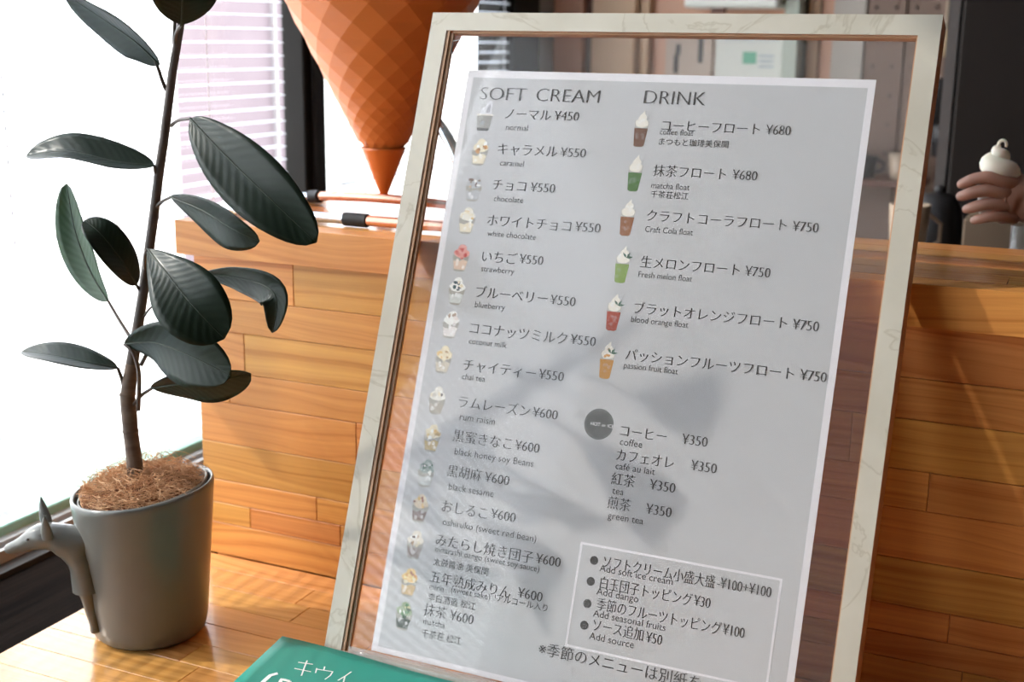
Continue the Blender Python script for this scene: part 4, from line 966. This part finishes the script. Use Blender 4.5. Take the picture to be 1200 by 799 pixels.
# worktop behind the counter and things on it
wt = empty('kitchen_worktop', (0.1, 2.45, ZF), 'dim grey kitchen worktop behind the counter', 'worktop')
MB().box((-0.62, 2.32, 0.33), (0.95, 2.84, 0.36), ch=0.003).build('top', mat('worktop_grey', (0.16, 0.145, 0.13), 0.35), wt)
MB().box((-0.60, 2.34, ZF), (0.93, 2.82, 0.33)).build('carcass', M['brown'], wt)
def thing_box(name, a, b, m, label, cat, ch=0.004):
    o = empty(name, ((a[0] + b[0]) / 2, (a[1] + b[1]) / 2, a[2]), label, cat); MB().box(a, b, ch=ch).build('body', m, o); return o
mt = thing_box('napkin_box', (-0.23, 2.56, 0.3605), (0.00, 2.68, 0.46), mat('tan_box', (0.13, 0.09, 0.06), 0.6), 'long tan box on the worktop under the staff hand', 'box')
MB().box((-0.22, 2.57, 0.46), (-0.01, 2.67, 0.466)).build('lid', mat('tan_lid', (0.17, 0.12, 0.08), 0.6), mt)
cup((-0.335, 2.60, 0.3605), 0.040, 0.115, M['mug'], 'cream cup left of the long tan box on the worktop')
bt = empty('dark_kettle', (-0.30, 2.76, 0.3605), 'dark kettle at the back of the worktop', 'kettle')
MB().lathe([(1e-5, 0), (0.05, 0), (0.055, 0.02), (0.048, 0.09), (0.03, 0.12), (1e-5, 0.125)], bt.location, 20).build('body', M['mugd'], bt)
MB().ball(bt.location + Vector((0, 0, 0.13)), 0.010, 10).build('knob', M['mugd'], bt)
MB().tube([bt.location + Vector((0.045, 0, 0.03)), bt.location + Vector((0.09, 0, 0.06)), bt.location + Vector((0.08, 0, 0.11)), bt.location + Vector((0.035, 0, 0.115))], 0.006, 8).build('handle', M['mugd'], bt)
tray = thing_box('metal_tray', (-0.29, 2.33, 0.3605), (0.20, 2.48, 0.388), mat('tray_grey', (0.22, 0.20, 0.18), 0.3, 0.5), 'low grey metal tray at the front of the worktop', 'tray')
MB().box((-0.28, 2.34, 0.3885), (0.19, 2.47, 0.3895)).build('mat', M['mugd'], tray)
yb = empty('syrup_bottle', at(1160, 283, 2.10), 'amber yellow bottle behind the counter edge at the right', 'bottle'); yb.location.z = 0.3605; yb.location.y = 2.40
yb.location = Vector((-0.052, 1.98, ZF + 0.6))
# stands on a low shelf fixed to the rear of the counter
rsf = struct('trim_12', (-0.6, 1.815, 0.30), (0.14, 2.0, 0.33), M['brown']); 
yb.location = Vector((-0.135, 1.90, 0.3305))
MB().lathe([(1e-5, 0), (0.024, 0), (0.027, 0.006), (0.027, 0.14), (0.022, 0.155), (0.022, 0.160), (1e-5, 0.160)], yb.location, 20).build('body', mat('amber', (0.40, 0.22, 0.02), 0.15), yb)
MB().lathe([(1e-5, 0.1605), (0.0235, 0.1605), (0.0235, 0.170), (1e-5, 0.170)], yb.location, 16).build('cap', mat('amber_lid', (0.30, 0.20, 0.08), 0.4), yb)
gl = empty('glass_tumbler', (-0.085, 1.90, 0.3305), 'clear glass tumbler right of the amber bottle', 'glass')
M['tumbler'] = clear('tumbler_glass', tint=(0.93, 0.95, 0.95), dust=0.10, ior=1.6)
MB().lathe([(1e-5, 0), (0.019, 0), (0.023, 0.21), (0.0215, 0.21), (0.018, 0.008), (1e-5, 0.008)], gl.location, 24).build('body', M['tumbler'], gl)

# ------------------------------------------------------------------ staff member holding a soft cream behind the counter
M['skin'] = mottled('skin', (0.36, 0.19, 0.14), (0.42, 0.22, 0.16), 20, 0.5, Subsurface_Weight=0.1)
M['apron'] = mat('dark_clothes', (0.03, 0.03, 0.035), 0.8); M['hair'] = mat('dark_hair', (0.015, 0.011, 0.010), 0.5)
pr = empty('person', (0.36, 2.02, ZF), 'person in dark clothes whose hand holds a white soft cream swirl at the right', 'person')
HY = 1.99
H = lambda x, y, d=0.0: at(x, y, HY + d)
palm = H(1182, 232)
k = 1 / 775.0
body = [
 [('pelvis', Vector((0.42, 2.10, 0.52)), 0.15), ('waist', Vector((0.42, 2.08, 0.70)), 0.13), ('chest', Vector((0.42, 2.06, 0.88)), (0.16, 0.12)), ('neckb', Vector((0.41, 2.05, 1.02)), 0.065), ('neck', Vector((0.40, 2.03, 1.09)), 0.052)],
 [('chest', 0, 0), ('sh', Vector((0.24, 2.06, 0.93)), 0.062), ('elbow', Vector((0.15, 2.10, 0.68)), 0.045), ('cuff', Vector((0.085, 2.06, 0.645)), 0.040)],
 [('chest', 0, 0), ('shr', Vector((0.60, 2.06, 0.93)), 0.062), ('elr', Vector((0.66, 2.10, 0.66)), 0.045), ('cur', Vector((0.55, 2.00, 0.60)), 0.038)],
 [('pelvis', 0, 0), ('hl', Vector((0.34, 2.12, 0.42)), 0.085), ('kl', Vector((0.33, 2.12, 0.03)), 0.06), ('al', Vector((0.33, 2.13, -0.38)), 0.045), ('fl', Vector((0.33, 2.05, -0.42)), 0.03)],
 [('pelvis', 0, 0), ('hr', Vector((0.50, 2.12, 0.42)), 0.085), ('kr', Vector((0.51, 2.12, 0.03)), 0.06), ('ar', Vector((0.51, 2.13, -0.38)), 0.045), ('fr', Vector((0.51, 2.05, -0.42)), 0.03)],
]
skin('clothes', body, M['apron'], pr, 2)
wrist = H(1222, 238, 0.02)
hp_ = smooth([H(1164, 231, 0.020), H(1168, 231, 0.021), H(1180, 231, 0.024), H(1200, 235, 0.020), wrist, Vector((0.05, 2.05, 0.632)), Vector((0.10, 2.07, 0.655))], 4)
hr_ = [6, 14, 21, 25] + [28, 30, 31, 31] + [31, 30, 29, 28] + [26, 24, 22, 21] + [21, 21, 22, 23] + [24, 25, 26, 26, 27]
hnd = MB().tube(hp_, [r_ * k for r_ in hr_], 20).build('hand', M['skin'], pr)
for i, (y0, x1, y1, x2, y2, x3, y3, r_) in enumerate(((214, 1158, 207, 1140, 210, 1127, 216, 8.0), (226, 1156, 222, 1138, 226, 1126, 230, 8.2), (240, 1158, 238, 1143, 242, 1133, 245, 7.8), (253, 1162, 253, 1150, 256, 1142, 258, 7.0))):
    dd = -0.012
    ch = [[('a', H(1194, y0 + 3, 0.008), r_ * 1.15 * k), ('a2', H(1176, y0, -0.008), r_ * 1.1 * k), ('b', H(x1, y1, dd), r_ * k), ('c', H(x2, y2, dd + 0.004), r_ * 0.92 * k), ('d', H(x3, y3, dd + 0.014), r_ * 0.8 * k), ('e', H(x3 - 3, y3 + 1, dd + 0.020), r_ * 0.55 * k)]]
    skin('finger', ch, M['skin'], hnd, 2)
skin('thumb', [[('a', H(1196, 222, 0.012), 11 * k), ('b', H(1182, 208, 0.026), 10 * k), ('c', H(1168, 203, 0.034), 8.5 * k), ('d', H(1156, 204, 0.038), 7 * k)]], M['skin'], hnd, 2)
mb = MB(); wv = [wrist + Vector((-0.004, 0, 0)) + Vector((0.1 * math.sin(a) * 0.0, math.cos(a), math.sin(a))) * 0.029 for a in [2 * PI * i / 24 for i in range(24)]]
mb.tube(wv, 0.0022, 6, closed=True); mb.build('bracelet', M['paper_white'], pr, label='pale wrist band')
# head: face towards the cup
hc = Vector((0.38, 1.99, 1.20))
hd = MB()
nl, na = 20, 28; vs = []
for i in range(nl + 1):
    th = PI * i / nl
    for j in range(na):
        a = 2 * PI * j / na; d = Vector((math.sin(th) * math.cos(a), math.sin(th) * math.sin(a), math.cos(th)))
        p = Vector((d.x * 0.075, d.y * 0.092, d.z * 0.115))
        if d.z < 0: p.x *= 1 - 0.25 * (-d.z); p.y *= 1 - 0.12 * (-d.z)
        f = -d.y
        if f > 0.6 and abs(d.x) < 0.35:
            p.y -= 0.020 * math.exp(-((d.x / 0.13) ** 2)) * math.exp(-(((d.z + 0.16) / 0.16) ** 2))
            p.y += 0.007 * (math.exp(-(((abs(d.x) - 0.30) / 0.12) ** 2 + ((d.z - 0.05) / 0.09) ** 2)))
            p.y -= 0.006 * math.exp(-((d.x / 0.24) ** 2)) * math.exp(-(((d.z + 0.52) / 0.07) ** 2))
        vs.append(hc + p)
hd.add(vs, [(i * na + j, (i + 1) * na + j, (i + 1) * na + (j + 1) % na, i * na + (j + 1) % na) for i in range(nl) for j in range(na)], 0, True)
head = hd.build('head', M['skin'], pr)
MB().tube([hc + Vector((0, 0.01, -0.06)), Vector((0.40, 2.03, 1.05))], [0.048, 0.052], 16).build('neck', M['skin'], pr)
hr = MB(); vs = []
for i in range(nl + 1):
    th = PI * 0.80 * i / nl
    for j in range(na):
        a = 2 * PI * j / na; d = Vector((math.sin(th) * math.cos(a), math.sin(th) * math.sin(a), math.cos(th)))
        rr = 1.10 if (d.y > -0.45 or d.z > 0.55) else 0.93
        vs.append(hc + Vector((d.x * 0.080 * rr, d.y * 0.097 * rr + 0.006, d.z * 0.120 * rr + 0.004)))
hr.add(vs, [(i * na + j, (i + 1) * na + j, (i + 1) * na + (j + 1) % na, i * na + (j + 1) % na) for i in range(nl) for j in range(na)], 0, True); hr.build('hair', M['hair'], pr)
for s in (-1, 1):
    MB().ball(hc + Vector((s * 0.026, -0.080, 0.006)), 0.010, 10, sq=(1.2, 0.8, 0.6)).build('eye', M['paper_white'], head)
    MB().ball(hc + Vector((s * 0.026, -0.0875, 0.006)), 0.0042, 8).build('pupil', M['hair'], head)
    MB().ball(hc + Vector((s * 0.077, 0.006, -0.01)), 0.018, 10, sq=(0.4, 0.8, 1.3)).build('ear', M['skin'], head)
MB().ball(hc + Vector((0, -0.087, -0.058)), 0.016, 10, sq=(1.3, 0.4, 0.4)).build('mouth', mat('lips', (0.45, 0.16, 0.14), 0.5), head)
# the soft cream: a swirl in a cup held by the hand
sc = empty('soft_cream_cup', H(1162, 262, 0.010), 'white soft serve swirl held up by the staff hand', 'ice cream')
cb = H(1163, 258, 0.014)
MB().lathe([(1e-5, 0), (0.018, 0), (0.030, 0.066), (0.0285, 0.066), (0.017, 0.003), (1e-5, 0.003)], cb, 24).build('cup', mat('pale_cup', (0.6, 0.55, 0.5), 0.4), sc)
mb = MB(); sw = []; rr = []
top = H(1166, 165, 0.018); base = cb + Vector((0, 0, 0.062)); hh = top.z - base.z
for i in range(110):
    t = i / 109; a = -t * 2 * PI * 1.9 + 0.6; q_ = 0.0150 * (1 - t) ** 1.1 * (1 if t < 0.9 else 1)
    sw.append(Vector((base.x + q_ * math.cos(a) - 0.002 * t, base.y + q_ * math.sin(a), base.z + 0.005 + (hh - 0.010) * (t ** 0.85)))); rr.append(0.0165 * (1 - t) ** 0.75 + 0.0022)
c0 = sw[-1]
for s in range(1, 9):                       # the little hooked tip
    a = s / 8 * PI * 1.15; sw.append(c0 + Vector((0.0055 * (1 - math.cos(a)), 0, 0.0065 * math.sin(a)))); rr.append(0.0026 - 0.0001 * s)
mb.tube(sw, rr, 14); mb.build('swirl', mat('soft_cream', (0.92, 0.86, 0.74), 0.45, Subsurface_Weight=0.2), sc)
